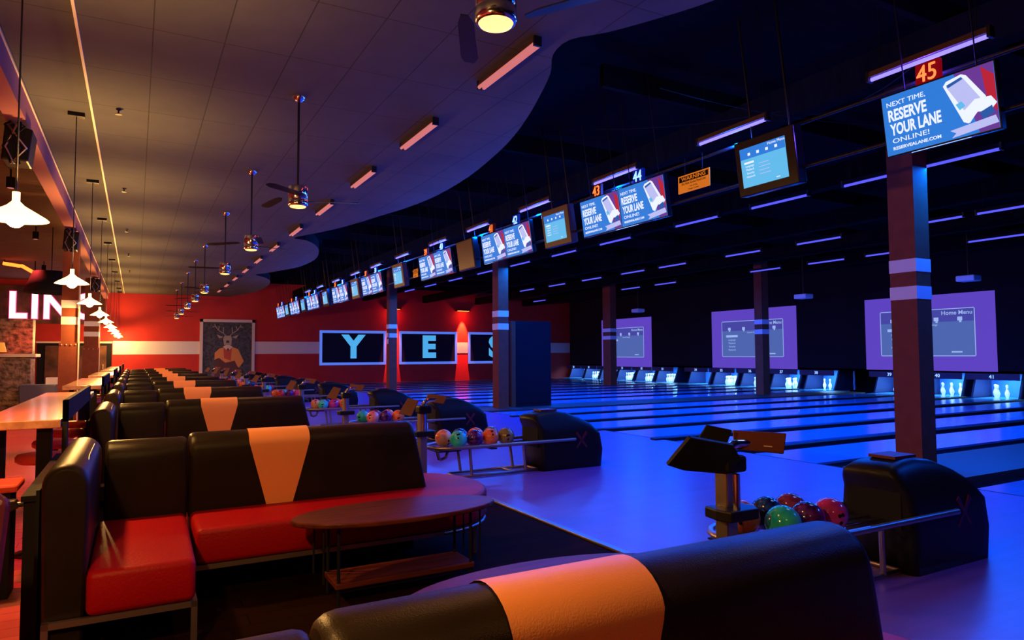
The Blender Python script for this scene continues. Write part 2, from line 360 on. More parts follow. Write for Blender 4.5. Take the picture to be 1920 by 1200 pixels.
# ------------------------------------------------------------------ lanes and pin decks
PIN = MB().lathe([(0.026, 0), (0.03, 0.01), (0.045, 0.055), (0.0605, 0.115), (0.056, 0.16), (0.035, 0.215), (0.024, 0.255), (0.0235, 0.27)], 'pin', 12)
PIN.lathe([(0.0245, 0.262), (0.0235, 0.275), (0.0245, 0.288)], 'pin_band', 12, cap=False)
PIN.lathe([(0.0235, 0.272), (0.026, 0.30), (0.0325, 0.335), (0.0315, 0.36), (0.022, 0.377), (0.004, 0.381)], 'pin', 12)
for i in range(len(PIN.v)): PIN.v[i] = PIN.v[i] * 1.12
pin0 = PIN.build('bowling_pin'); used_pin = False
for num, y in LANES.items():
    t = thing('bowling_lane', 'blue-lit bowling lane running to the pins under number %d' % num if 30 <= num <= 41 else
              {46: 'blue-lit bowling lane at the right edge, nearer than lane 45', 45: 'blue-lit bowling lane below the monitor numbered 45', 44: 'blue-lit bowling lane below the monitor numbered 44',
               43: 'blue-lit bowling lane below the monitor numbered 43', 42: 'blue-lit bowling lane below the monitor numbered 42',
               29: 'second blue-lit bowling lane from the red far wall', 28: 'blue-lit bowling lane right against the red far wall'}[num], 'bowling lane', (XF + 0.03, y, 0), 'bowling lanes')
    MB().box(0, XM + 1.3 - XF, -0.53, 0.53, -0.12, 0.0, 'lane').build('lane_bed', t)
    for sgn in (-1, 1):
        g = [(sgn * (0.53 + 0.115 - 0.115 * math.cos(math.pi * k / 6)), -0.03 - 0.08 * math.sin(math.pi * k / 6)) for k in range(7)]
        vs = []; fs = []
        for xx in (0.0, XM + 0.2 - XF):
            for (gy, gz) in g: vs.append((xx, gy, gz))
        for k in range(6): fs.append((k, k + 1, k + 8, k + 7))
        MB().add(vs, fs, 'gutter', True).build('gutter', t)
    # pin deck machine
    pd = thing('pinsetter', 'blue-glowing pin deck opening ' + ('under lane number %d' % num if 30 <= num <= 41 else 'of lane %d' % num), 'pinsetter', (XM, y, 0), 'pin deck openings')
    if num <= 42:
        MB().box(1.35, 1.4, -0.76, 0.76, 0, 0.9, 'curtain').build('curtain', pd)
        for sgn in (-1, 1):
            MB().prism([(0.1, 0), (1.3, 0), (1.3, 0.86), (0.45, 0.86)], 'y', sgn * 0.70 - 0.03, sgn * 0.70 + 0.03, 'kick').build('kickback', pd)
        s_ = MB().box(-0.03, 0.0, -0.8, 0.8, 0.60, 0.81, 'kick').build('number_strip', pd)
        MB().text(str(num), 0.17, basis((-0.035, 0, 0.70), (0, -1, 0), (0, 0, 1)), 'num_lane', 0.006, bold=0.01).build('numeral', s_)
        lamp('AREA', (XM + 0.55, y, 0.78), (0.18, 0.5, 1.0), 55, (0, 0, 0), 0.9, 0.1, 'pin_deck_light')
        if num >= 29:
            sets = [(r_, (c - r_ / 2) * 0.305) for r_ in range(4) for c in range(r_ + 1)]
            if num == 41: sets = [sets[i] for i in (0, 1, 2, 5, 9)]
            if num == 38: sets = [sets[i] for i in (6, 9, 4)]
            if num == 34: sets = []
            for (r_, dy) in sets:
                if used_pin: p = pin0.copy(); COL.objects.link(p)
                else: p = pin0; used_pin = True
                p.location = (XM + 0.30 + r_ * 0.264, y + dy, 0)
                tag(p, 'white bowling pin standing on the deck under lane number %d' % num if num >= 30 else 'white bowling pin on the deck nearest the far wall', 'bowling pin', 'white bowling pins on the lit decks')
    else:
        bpy.data.objects.remove(pd)
dv = 0
ys = sorted(LANES.values())
for a, b in zip(ys[:-1], ys[1:]):
    if b - a > 2.2: continue
    nn = [k for k, v in LANES.items() if v == a][0]; mm = nn - 1
    o = MB().box(XF + 0.06, XM, -0.055, 0.055, -0.14, 0.022, 'gutter').box(XF - 0.18, XF + 0.06, -0.07, 0.07, 0.0, 0.03, 'gutter').build('lane_divider', loc=(0, (a + b) / 2, 0), bevel=0.01)
    tag(o, 'black capping strip between bowling lanes %d and %d' % (mm, nn), 'lane divider', 'black strips between the lanes')

# lane number signs 30..41 are on the pinsetters; projection screens
def screen_thing(y0, y1, z0, z1, lab):
    yc = (y0 + y1) / 2; zc = (z0 + z1) / 2; W = y1 - y0; Hh = z1 - z0
    t = thing('projection_screen', lab, 'projection screen', (XM - 0.03, yc, zc), 'projection screens above the pins')
    MB().box(-0.02, 0.02, -W / 2, W / 2, -Hh / 2, Hh / 2, 'proj').build('screen_surface', t)
    T = basis((-0.024, 0, 0), (0, -1, 0), (0, 0, 1)); m_ = MB()
    x0, x1, a0, a1 = -0.36 * W, 0.36 * W, -0.30 * Hh, 0.30 * Hh
    m_.box(x0, x1, a0, a1, 0, 0.003, 'proj2', T); m_.box(x0, x1, a1 - 0.16 * Hh, a1, 0.003, 0.005, 'proj4', T)
    lw = 0.012 * W / 4.5 * 2
    for (p, q, r_, s_) in ((x0, x1, a1, a1 + lw), (x0, x1, a0 - lw, a0), (x0 - lw, x0, a0, a1), (x1, x1 + lw, a0, a1)): m_.box(p, q, r_, s_, 0, 0.006, 'proj3', T)
    m_.text('Home Menu', 0.20, T @ Matrix.Translation((x1 - 0.55, a1 - 0.13, 0.006)), 'proj3', 0.003, bold=0.01)
    m_.text('General Settings', 0.10, T @ Matrix.Translation((0.1, a1 - 0.52, 0.006)), 'proj3', 0.003)
    for k in range(4):
        cx_ = x0 + 0.45 + k * (x1 - x0 - 0.9) / 3
        m_.box(cx_ - 0.08, cx_ + 0.08, a1 - 0.40, a1 - 0.27, 0.006, 0.008, 'proj3', T); m_.box(cx_ - 0.02, cx_ + 0.05, a1 - 0.46, a1 - 0.27, 0.006, 0.008, 'proj3', T)
    m_.box(x0 + 0.25, x0 + 0.95, a1 - 0.72, a1 - 0.62, 0.006, 0.008, 'proj3', T)
    for k, s_ in enumerate(('Language', 'Playback', 'Security', 'Network')):
        m_.text(s_, 0.12, T @ Matrix.Translation((x0 + 0.6, a1 - 0.84 - k * 0.155, 0.006)), 'proj3', 0.003)
    m_.box(x1 - 0.75, x1 - 0.4, a0 + 0.10, a0 + 0.15, 0.006, 0.008, 'proj3', T)
    m_.build('menu_picture', t)
screen_thing(28.65, 33.1, H - 0.72, H + 2.0, 'violet projection screen farthest left, beside the central column')
screen_thing(19.4, 24.2, H - 0.68, H + 2.0, 'violet projection screen in the middle, crossed by a thin dark column')
screen_thing(11.78, 16.28, H - 0.64, H + 2.0, 'large violet projection screen at the right, behind the red-lit column')
for (x, y, z, lab) in ((20, 10.3, H + 2.02, 'white ceiling projector in front of the rightmost projection screen'), (20, 15.6, H + 1.93, 'white ceiling projector in front of the middle projection screen'),
                       (20, 24.4, H + 1.96, 'white ceiling projector in front of the leftmost projection screen')):
    t = thing('projector', lab, 'projector', (x, y, z), 'ceiling projectors')
    MB().box(-0.2, 0.2, -0.24, 0.24, -0.08, 0.08, 'white_paint').build('body', t, bevel=0.03)
    MB().tube([(0.18, -0.1, 0), (0.24, -0.1, 0)], 0.05, 'black_gloss', 12).build('lens', t)
    MB().tube([(0, 0, 0.08), (0, 0, 5.4 - z)], 0.02, 'dark_metal', 6).lathe([(0.06, 0.08), (0.06, 0.1)], 'dark_metal', 10).build('mount', t)

# ------------------------------------------------------------------ tubes over lanes
def tube_fixture(name, x, y, z, length, tmat, lab, grp, power, col, housing='tube_white', ntube=1, hang=None, point=False):
    t = thing(name, lab, 'tube light', (x, y, z), grp)
    h = length / 2
    MB().prism([(-0.04, -0.003), (0.04, -0.003), (0.03, 0.05), (-0.03, 0.05)], 'y', -h, h, housing).build('housing', t)
    for k in range(ntube):
        xo = 0 if ntube == 1 else (-0.028 + 0.056 * k)
        MB().tube([(xo, -h + 0.02, -0.022), (xo, h - 0.02, -0.022)], 0.019, tmat, 8).build('fluorescent_tube', t)
    for sg in (-1, 1): MB().box(-0.04, 0.04, sg * h - 0.013, sg * h + 0.013, -0.042, 0.055, 'dark_metal').build('end_cap', t)
    if hang:
        for sg in (-1, 1): MB().tube([(0, sg * h * 0.8, 0.05), (0, sg * h * 0.8, hang - z)], 0.004, 'matte_black', 4).build('hanging_wire', t)
    if power: (lamp('POINT', (x, y, z - 0.17), col, power, size=0.08, name='tube_glow') if point else lamp('AREA', (x, y, z - 0.05), col, power, (0, 0, 0), 0.06, length, 'tube_glow'))
    return t
def rayxy(px, py, z=None, x=None):
    a, b, c = px - 960, -(py - 600), -1280.0
    X = 0.87591101 * a - 0.01993078 * b - 0.48206085 * c; Y = -0.48244712 * a - 0.04646799 * b - 0.87469166 * c; Z = -0.00496711 * a + 0.99872093 * b - 0.05031738 * c
    s = z / Z if z is not None else x / X
    return X * s, Y * s, Z * s
rowA = [(1735, 104), (1371, 240), (1153, 323), (1003, 380), (897, 423), (822, 458), (755, 477), (706, 494), (667, 511), (631, 526), (601, 539), (578, 546)]
names = {0: 'above the monitor numbered 45', 1: 'above the dark-framed monitor right of the warning sign', 2: 'above the monitors numbered 43 and 44', 3: 'above the framed monitor left of number 43'}
for i, p in enumerate(rowA):
    X, Y, Z = rayxy(*p, x=6.05)
    tube_fixture('fluorescent_fixture', 6.05, Y, H + 2.60, 1.05, 'uv_tube', 'violet fluorescent tube ' + (names.get(i) or 'in the monitor row, %s from the right' % ORD[i]), 'violet tubes above the monitor row', P_UV * 0.60, VIO if i == 0 else UV, hang=5.4, point=True)
rows = [(9.2, [(1650, 325), (1460, 374), (1306, 410), (1154, 449), (1058, 473), (976, 492), (911, 509), (855, 522), (808, 533), (769, 544)], 'row over the foul line'),
        (13.2, [(1898, 385), (1747, 411), (1535, 448), (1393, 471), (1261, 495), (1187, 508), (1110, 522), (1045, 534), (989, 543)], 'row over the near half of the lanes'),
        (16.4, [(1867, 443), (1663, 472), (1549, 489), (1435, 504), (1248, 530), (1183, 539), (1012, 563)], 'row over the far half of the lanes')]
for (x, pts, rn) in rows:
    for i, p in enumerate(pts):
        X, Y, Z = rayxy(*p, x=x)
        tube_fixture('fluorescent_fixture', x, Y, H + 2.5, 1.15, 'uv_tube2', 'violet tube in the %s, %s' % (rn, 'rightmost' if i == 0 else ORD[i] + ' from the right'), 'violet tubes hanging over the lanes', P_UV, UV, housing='matte_black', hang=5.4)
X, Y, Z = rayxy(1755, 307, x=9.2)
tube_fixture('fluorescent_fixture', 9.2, 4.85, H + 2.5, 1.1, 'uv_tube2', 'blue-violet fluorescent tube half hidden just right of the red-lit column', 'violet tubes hanging over the lanes', P_UV, UV, housing='matte_black', hang=5.4)
tube_fixture('fluorescent_fixture', 9.2, 1.2, H + 2.5, 1.1, 'uv_tube2', 'blue-violet fluorescent tube over the right end of the foul line', 'violet tubes hanging over the lanes', P_UV, UV, housing='matte_black', hang=5.4)
# red tubes on the dropped ceiling
redY = [(5.44 + 6.63) / 2, 8.55, 11.1, 13.75, 16.55, 19.4, 22.2, 25.0, 27.8, 30.6, 33.4]
for i, y in enumerate(redY):
    tube_fixture('fluorescent_fixture', 3.28, y, ZC - 0.062, 1.22, 'red_tube', 'red-sleeved twin fluorescent tube on the tiled ceiling, %s' % nth(i, len(redY)), 'red tubes along the tiled ceiling', P_RED, REDL, ntube=2)

# ------------------------------------------------------------------ ceiling fans
fan = thing('ceiling_fan', '', 'ceiling fan', (1.61, 3.08, ZC), 'chrome ceiling fans over the booths')
ZF = -1.30
MB().lathe([(0.075, 0), (0.075, -0.03), (0.03, -0.07)], 'chrome', 16).build('canopy', fan)
MB().tube([(0, 0, -0.05), (0, 0, ZF + 0.22)], 0.014, 'dark_metal', 8).build('down_rod', fan)
MB().lathe([(0.03, ZF + 0.24), (0.10, ZF + 0.235), (0.108, ZF + 0.22), (0.108, ZF + 0.09), (0.104, ZF + 0.085), (0.104, ZF + 0.075), (0.11, ZF + 0.07), (0.112, ZF + 0.02), (0.10, ZF + 0.0), (0.092, ZF)], 'chrome', 24, cap=False).build('motor_housing', fan)
MB().lathe([(0.092, ZF + 0.004), (0.085, ZF - 0.008), (0.05, ZF - 0.016), (0.0, ZF - 0.018)], 'fan_light', 24, cap=False).build('light_lens', fan)
for a in (25, 145, 265):
    T = Matrix.Rotation(R(a), 4, 'Z'); T2 = T @ Matrix.Rotation(R(8), 4, 'X')
    MB().prism([(0.09, -0.02), (0.18, -0.05), (0.60, -0.06), (0.68, -0.03), (0.68, 0.03), (0.60, 0.05), (0.18, 0.04), (0.09, 0.02)], 'z', ZF + 0.078, ZF + 0.086, 'dark_metal', T2).build('blade', fan)
fy = [-0.9, 3.08, 8.04, 11.7, 15.4, 20.3, 23.6, 27.2, 31.0, 34.6]  # first fan is unseen, added to light the nearest booth's stripe
for i, y in enumerate(fy):
    o = fan if i == 0 else copy_tree(fan)
    o.location = (1.61, y, ZC); o['label'] = 'chrome cylinder ceiling fan with glowing lamp, ' + (['added outside the top of the view', 'nearest, cut off by the top edge'][i] if i < 2 else nth(i - 1))
    o.rotation_euler = (0, 0, R(37 * i))
    lamp('SPOT', (1.61, y, ZC + ZF - 0.03), WARM, P_FAN, (0, 0, 0), 0.08, name='fan_lamp', spot=150, blend=0.6)

# ------------------------------------------------------------------ pendants over the drink rail
pen = thing('pendant_lamp', '', 'pendant lamp', (-0.70, 5.4, ZC), 'glowing pendant lamps along the rail')
ZP = H + 0.92 - ZC
MB().box(-0.09, 0.09, -0.05, 0.05, -0.05, 0, 'black_plastic').build('ceiling_box', pen)
MB().tube([(0.0, 0, -0.04), (0.0, 0, ZP + 0.14)], 0.006, 'dark_metal', 5).build('cord', pen)
MB().lathe([(0.022, ZP + 0.15), (0.022, ZP + 0.09), (0.05, ZP + 0.06), (0.17, ZP - 0.015), (0.185, ZP - 0.03), (0.168, ZP - 0.02), (0.045, ZP + 0.05)], 'shade', 24, cap=False).build('lamp_shade', pen)
MB().lathe([(0.012, ZP + 0.055), (0.03, ZP + 0.03), (0.055, ZP - 0.02), (0.05, ZP - 0.055), (0.025, ZP - 0.078), (0.0, ZP - 0.083)], 'bulb', 16, cap=False).build('light_bulb', pen)
py_ = [1.6, 5.4, 9.9, 13.6, 17.3, 20.9, 24.5, 28.0, 31.4, 34.6, 36.6]  # first and last pendants added: one lights the nearest booth, one the far wall
for i, y in enumerate(py_):
    o = pen if i == 0 else copy_tree(pen)
    o.location = (-0.70, y, ZC); o['label'] = 'glowing pendant lamp hanging over the bar tables, ' + (nth(i - 1) if i else 'added above the nearest booth, left of the view')
    lamp('POINT', (-0.70, y, H + 0.80), PEND, P_PEND * 0.85, size=0.06, name='pendant_glow')
    lamp('SPOT', (-0.64, y, H + 1.12), (1.0, 0.55, 0.14), 300, (R(180), R(10), 0), 0.05, name='pendant_upward_glow', spot=112, blend=1.0)
for i, y in enumerate((9.5, 14.0, 18.5, 23.0, 27.5)):
    o = MB().lathe([(0.03, 0), (0.03, -0.01), (0.01, -0.02), (0.01, -0.06), (0.04, -0.065), (0.04, -0.07)], 'dark_metal', 10).build('sprinkler_head', loc=(-0.24, y, ZC))
    tag(o, 'small dark sprinkler head on the tiled ceiling, ' + nth(i, 5), 'sprinkler', 'sprinkler heads')

# ------------------------------------------------------------------ monitors
def ad_picture(parent, W, Hh):
    T = basis((-0.026, 0, 0), (0, -1, 0), (0, 0, 1))
    def q(pts, mt, z=0.001): m_.prism([(a * W, b * Hh) for a, b in pts], 'z', z - 0.0008, z, mt, T)
    m_ = MB()
    q([(0.18, 0.5), (0.5, 0.5), (0.5, -0.5), (0.30, -0.5)], 'scr_violet', 0.0015)
    q([(0.40, 0.48), (0.5, 0.3), (0.5, -0.25), (0.43, -0.1)], 'scr_red', 0.002)
    q([(0.06, -0.5), (0.2, -0.1), (0.3, -0.2), (0.34, -0.5)], 'scr_blue', 0.0022)
    q([(0.08, 0.36), (0.11, 0.42), (0.24, 0.46), (0.28, 0.42), (0.42, 0.02), (0.40, -0.08), (0.26, -0.32), (0.22, -0.28)], 'scr_white', 0.003)
    q([(0.105, 0.34), (0.25, 0.40), (0.375, 0.02), (0.235, -0.10)], 'scr_pale', 0.0038)
    q([(0.11, 0.36), (0.24, 0.42), (0.25, 0.38), (0.12, 0.31)], 'scr_navy', 0.0042)
    q([(0.17, 0.02), (0.22, 0.05), (0.25, -0.04), (0.20, -0.08)], 'scr_cyan', 0.0044)
    q([(0.24, -0.10), (0.33, 0.02), (0.46, 0.0), (0.5, -0.12), (0.44, -0.22), (0.34, -0.18), (0.27, -0.32)], 'scr_white', 0.0048)
    q([(0.36, -0.20), (0.46, -0.14), (0.47, -0.26), (0.38, -0.32)], 'scr_navy', 0.0052)
    q([(0.10, -0.36), (0.48, -0.30), (0.5, -0.42), (0.11, -0.48), (0.15, -0.42)], 'scr_pale', 0.0056)
    for (s_, u0, u1, v0, v1, bo) in (('NEXT TIME,', .05, .42, .11, .20, 0.0), ('RESERVE', .055, .42, .24, .44, 0.03), ('YOUR LANE', .06, .54, .48, .68, 0.03), ('ONLINE!', .07, .42, .73, .81, 0.0), ('RESERVEALANE.COM', .07, .52, .87, .925, 0.02)):
        m_.fit(s_, T @ Matrix.Translation((0, 0, 0.007)), (u0 - .5) * W, (u1 - .5) * W, (.5 - v1) * Hh, (.5 - v0) * Hh, 'scr_white', 0.002, bo)
    return m_.build('advert_picture', parent)
MW, MHH = 0.93, 0.53
ad = thing('monitor', '', 'monitor', (6, 3.3, H + 2.06), 'lane monitors showing the booking advert')
MB().box(-0.02, 0.05, -MW / 2 - 0.012, MW / 2 + 0.012, -MHH / 2 - 0.015, MHH / 2 + 0.015, 'black_gloss').build('bezel', ad, bevel=0.004)
sc_ = MB().box(-0.025, -0.02, -MW / 2, MW / 2, -MHH / 2, MHH / 2, 'scr_blue').build('screen', ad)
ad_picture(sc_, MW, MHH)
MB().box(0.05, 0.12, -0.3, 0.3, -0.18, 0.18, 'black_plastic').build('back_cover', ad)
MB().tube([(0.07, 0.3, 0.2), (0.07, 0.3, 1.75)], 0.006, 'matte_black', 6).tube([(0.07, -0.3, 0.2), (0.07, -0.3, 1.75)], 0.006, 'matte_black', 6).build('hanger', ad)
adY = {45: 3.28, 44: 7.18, 43: 8.13, 42: 10.62, 41: 11.57, 40: 14.02, 39: 14.97, 38: 18.83, 37: 19.78, 36: 22.38, 35: 23.33, 34: 26.4, 33: 27.35, 32: 29.85, 31: 30.8, 30: 33.07, 29: 34.02, 46: 2.33}
first = True
for num in sorted(adY, reverse=True):
    if num == 46: continue
    o = ad if first else copy_tree(ad); first = False
    o.location = (6, adY[num], H + 2.06); o.rotation_euler = (0, R(-8), 0)
    o['label'] = 'monitor with blue lane-booking advert hanging below the number %d' % num
    odd = num % 2
    t = thing('lane_number_sign', '%s glowing lane number %d standing above its monitor' % ('orange' if odd and num != 45 else 'red' if odd else 'blue', num), 'number sign', (5.96, adY[num] + 0.06, H + 2.415), 'glowing lane numbers')
    MB().box(0, 0.05, -0.105, 0.105, -0.105, 0.105, 'box_red' if num == 45 else ('box_orange' if odd else 'box_blue')).build('sign_box', t, bevel=0.01)
    MB().text(str(num), 0.21, basis((-0.006, 0, 0), (0, -1, 0), (0, 0, 1)), 'num_orange' if odd and num != 45 else ('num_red' if odd else 'num_blue'), 0.008, sx=0.85, bold=0.0).build('numeral', t)
    MB().box(0.02, 0.04, -0.01, 0.01, -0.17, -0.12, 'dark_metal').build('stem', t)
for y in (19.3, 12.0, 7.6, 3.3, 23, 30):
    lamp('AREA', (5.9, y, H + 2.0), (0.25, 0.4, 1.0), 8, (0, R(55), 0), 0.9, 0.5, 'monitor_glow')
def menu_monitor(y, lab, off=False, brown=False, fw_=0.80, fh=0.62):
    t = thing('monitor', lab, 'monitor', (6, y, H + 2.08), 'boxy monitors between the advert pairs', rot=(0, R(-8), 0))
    MB().box(-0.03, 0.10, -fw_ / 2, fw_ / 2, -fh / 2, fh / 2, 'bezel_brown' if brown else 'black_gloss').build('bezel', t, bevel=0.012)
    MB().box(0.1, 0.2, -0.26, 0.26, -0.2, 0.2, 'black_plastic').build('back_cover', t, bevel=0.03)
    MB().tube([(0.12, 0.25, 0.2), (0.12, 0.25, 1.7)], 0.012, 'dark_metal', 6).tube([(0.12, -0.25, 0.2), (0.12, -0.25, 1.7)], 0.012, 'dark_metal', 6).build('hanger', t)
    W, h = fw_ * 0.76, fh * 0.70; yo = 0.02
    if off:
        MB().box(-0.034, -0.03, -fw_ * 0.46, fw_ * 0.46, -fh * 0.45, fh * 0.45, 'scr_brown').build('screen', t); return
    s = MB().box(-0.034, -0.03, yo - W / 2, yo + W / 2, -h / 2, h / 2, 'scr_cyan').build('screen', t)
    T = basis((-0.035, yo, 0), (0, -1, 0), (0, 0, 1)); m_ = MB()
    m_.box(-W / 2, W / 2, h * 0.22, h / 2, 0, 0.001, 'scr_blue', T)
    m_.text('Home Menu', 0.045, T @ Matrix.Translation((W * 0.32, h * 0.44, 0.002)), 'scr_white', 0.001)
    for k in range(4): m_.box(-W * 0.32 + k * W * 0.2, -W * 0.32 + k * W * 0.2 + 0.035, h * 0.29, h * 0.36, 0.001, 0.002, 'scr_white', T)
    m_.box(-W * 0.42, -W * 0.2, h * 0.09, h * 0.14, 0.001, 0.002, 'scr_white', T)
    for k, s_ in enumerate(('Language', 'Playback', 'Security', 'Network')):
        m_.text(s_, 0.032, T @ Matrix.Translation((-W * 0.30, h * (0.03 - 0.09 * k), 0.002)), 'scr_white', 0.001)
        m_.box(-W * 0.1, W * (0.12 + 0.03 * (k % 2)), h * (0.02 - 0.09 * k), h * (0.035 - 0.09 * k), 0.001, 0.002, 'scr_pale', T)
    m_.box(W * 0.25, W * 0.33, -h * 0.44, -h * 0.42, 0.001, 0.002, 'scr_white', T)
    m_.build('menu_picture', s)
menu_monitor(5.10, 'black boxy monitor with cyan menu right of the warning sign')
menu_monitor(9.34, 'brown-framed monitor with pale menu left of number 43', brown=True)
menu_monitor(12.83, 'switched-off brown monitor left of number 41', off=True)
menu_monitor(17.0, 'brown-framed pale monitor right of the pair 37 and 38', brown=True)
menu_monitor(21.02, 'brown-framed cyan monitor between numbers 36 and 37', brown=True)
menu_monitor(24.85, 'black boxy cyan monitor between numbers 34 and 35')
menu_monitor(28.6, 'black boxy cyan monitor between numbers 32 and 33')
menu_monitor(32.0, 'black boxy cyan monitor between numbers 30 and 31')
rail = MB().tube([(6.1, -1, H + 2.42), (6.1, 35, H + 2.42)], 0.02, 'dark_metal', 6).tube([(6.1, -1, H + 1.95), (6.1, 35, H + 1.95)], 0.02, 'dark_metal', 6).build('monitor_rail')
tag(rail, 'long thin black double rail carrying all the monitors', 'rail')
def warning(y, lab, w_=0.54, h_=0.22, z=H + 2.12):
    t = thing('warning_sign', lab, 'warning sign', (5.98, y, z), 'orange warning signs')
    MB().box(0, 0.01, -w_ / 2, w_ / 2, -h_ / 2, h_ / 2, 'warn').build('sign_plate', t)
    T = basis((-0.001, 0, 0), (0, -1, 0), (0, 0, 1)); m_ = MB()
    m_.box(-w_ * 0.46, w_ * 0.46, h_ * 0.12, h_ * 0.42, 0, 0.001, 'matte_black', T)
    m_.text('WARNING', h_ * 0.30, T @ Matrix.Translation((0, h_ * 0.27, 0.001)), 'warn', 0.001, sx=1.3, bold=0.02)
    m_.text('Do Not Cross Foul Line', h_ * 0.19, T @ Matrix.Translation((0, 0.0, 0.001)), 'matte_black', 0.001, bold=0.01)
    m_.text('Use of Any', h_ * 0.13, T @ Matrix.Translation((0, -h_ * 0.2, 0.001)), 'matte_black', 0.001)
    m_.text('Foreign Creation', h_ * 0.12, T @ Matrix.Translation((0, -h_ * 0.36, 0.001)), 'matte_black', 0.001)
    m_.build('lettering', t)
    MB().tube([(0.005, 0.15, h_ / 2), (0.005, 0.15, 0.32)], 0.003, 'dark_metal', 4).tube([(0.005, -0.15, h_ / 2), (0.005, -0.15, 0.32)], 0.003, 'dark_metal', 4).build('hanging_wire', t)
warning(6.2, 'orange warning sign hanging right of the monitor numbered 44')
warning(15.75, 'small orange warning sign left of the monitor numbered 39', 0.3, 0.2, H + 2.0)
# loose cables under the open ceiling
for i, pts in enumerate(([(5.3, 6.0, 4.6), (7, 5.6, 4.3), (9, 5.2, 4.5)], [(6, 8.3, 4.9), (7.2, 6.2, 4.45), (8.2, 4.1, 4.8)], [(8.2, 6.5, 4.9), (7.5, 5.0, 4.35), (6.3, 3.6, 4.2)])):
    path = []
    for k in range(9):
        t_ = k / 8; a, b, c = [Vector(p) for p in pts]; path.append(a * (1 - t_) ** 2 + b * 2 * t_ * (1 - t_) + c * t_ * t_)
    o = MB().tube(path, 0.005, 'black_plastic', 5).build('ceiling_cable'); tag(o, ['thin cable sagging from the scalloped ceiling edge', 'thin cable rising steeply above the framed monitor', 'thin cable sagging towards the monitor rail'][i], 'cable', 'loose ceiling cables')

# ------------------------------------------------------------------ ball returns, balls, score stands
def hood_mesh():
    m_ = MB()
    side = [(4.62, 0), (5.57, 0), (5.60, 0.22), (5.56, 0.44), (5.42, 0.57), (5.25, 0.66), (5.05, 0.735), (4.85, 0.76), (4.72, 0.75), (4.60, 0.73), (4.52, 0.685), (4.54, 0.63), (4.59, 0.55), (4.60, 0.42), (4.61, 0.33), (4.62, 0.2)]
    def infl(z, x):  # half width
        t_ = max(0, (z - 0.35) / 0.42); return 0.27 * math.sqrt(max(0.12, 1 - 0.80 * t_ ** 2.2))
    layers = []
    cx_, cz_ = 5.0, 0.35
    n_ = len(side)
    for f_, k in ((0.2, 1.0), (0.4, 1.0), (0.6, 1.0), (0.78, 1.0), (0.90, 1.0), (0.965, 0.94), (1.0, 0.82), (1.0, 0.0), (1.0, -0.82), (0.965, -0.94), (0.90, -1.0), (0.78, -1.0), (0.6, -1.0), (0.4, -1.0), (0.2, -1.0)):
        layers.append([(cx_ + (x - cx_) * f_, k * infl(cz_ + (z - cz_) * f_, x), (cz_ + (z - cz_) * f_) if z > 0.1 or f_ < 0.8 else z) for (x, z) in side])
    vs = [p for L in layers for p in L]
    fs = [(i * n_ + j, i * n_ + (j + 1) % n_, (i + 1) * n_ + (j + 1) % n_, (i + 1) * n_ + j) for i in range(len(layers) - 1) for j in range(n_)]
    m_.add(vs, fs, 'hood', True); m_.add(layers[0], [tuple(range(n_))], 'hood', False); m_.add(layers[-1], [tuple(range(n_))[::-1]], 'hood', False)
    return m_
br = thing('ball_return', '', 'ball return', (0, 3.05, 0), 'ball returns between the lane pairs')
hd = hood_mesh().build('hood', br)
lg = MB()
for sgn in (-1, 1):
    y_ = sgn * 0.272
    for (p, q) in (((5.15, 0.47), (5.31, 0.27)), ((5.31, 0.47), (5.15, 0.27))):
        d = Vector((q[0] - p[0], 0, q[1] - p[1])); nrm = Vector((-d.z, 0, d.x)).normalized() * 0.02
        a, b = Vector((p[0], y_, p[1])), Vector((q[0], y_, q[1])); vs = [a + nrm, a - nrm, b - nrm * 0.6, b + nrm * 0.6]
        vs2 = [v - Vector((0, sgn * 0.012, 0)) for v in vs]
        lg.add(vs + vs2, [(0, 1, 2, 3), (7, 6, 5, 4), (0, 4, 5, 1), (1, 5, 6, 2), (2, 6, 7, 3), (3, 7, 4, 0)], 'logo')
lg.build('emblem', hd)['label'] = 'dark red letter X emblem'
MB().box(4.59, 4.66, -0.20, 0.20, 0.30, 0.62, 'matte_black').build('ball_opening', hd)
MB().box(4.7, 4.95, -0.1, 0.1, 0.755, 0.775, 'logo').build('top_plate', hd)
rk = MB()
def ring(x0, x1, w_, z, r, n_=10):
    pts = []
    for k in range(n_ + 1):
        a = math.pi / 2 + math.pi * k / n_; pts.append((x0 + w_ + w_ * math.cos(a), w_ * math.sin(a), z))
    return [(x1, w_, z)] + pts + [(x1, -w_, z)]
rk.tube(ring(3.14, 5.12, 0.283, 0.385, 0), 0.022, 'steel', 10)
rk.build('rack_rail', br)
tr = MB()
for yy in (-0.17, -0.05, 0.05, 0.17): tr.tube([(3.22, yy, 0.352), (4.75, yy, 0.352)], 0.011, 'chrome', 6)
tr.box(3.20, 3.50, -0.20, 0.20, 0.335, 0.345, 'dark_metal'); tr.box(3.9, 3.98, -0.23, 0.23, 0.33, 0.345, 'dark_metal')
tr.build('ball_rack', br)
fr = MB()
for x in (3.62, 4.38):
    for sgn in (-1, 1): fr.tube([(x, sgn * 0.19, 0.36), (x + 0.04, sgn * 0.17, 0.02)], 0.019, 'steel', 8)
fr.tube([(3.5, -0.17, 0.02), (3.46, -0.1, 0.02), (3.46, 0.1, 0.02), (3.5, 0.17, 0.02), (4.6, 0.17, 0.02), (4.6, -0.17, 0.02)], 0.018, 'steel', 8, closed=True)
fr.tube([(4.25, -0.17, 0.02), (4.25, 0.17, 0.02)], 0.015, 'steel', 8)
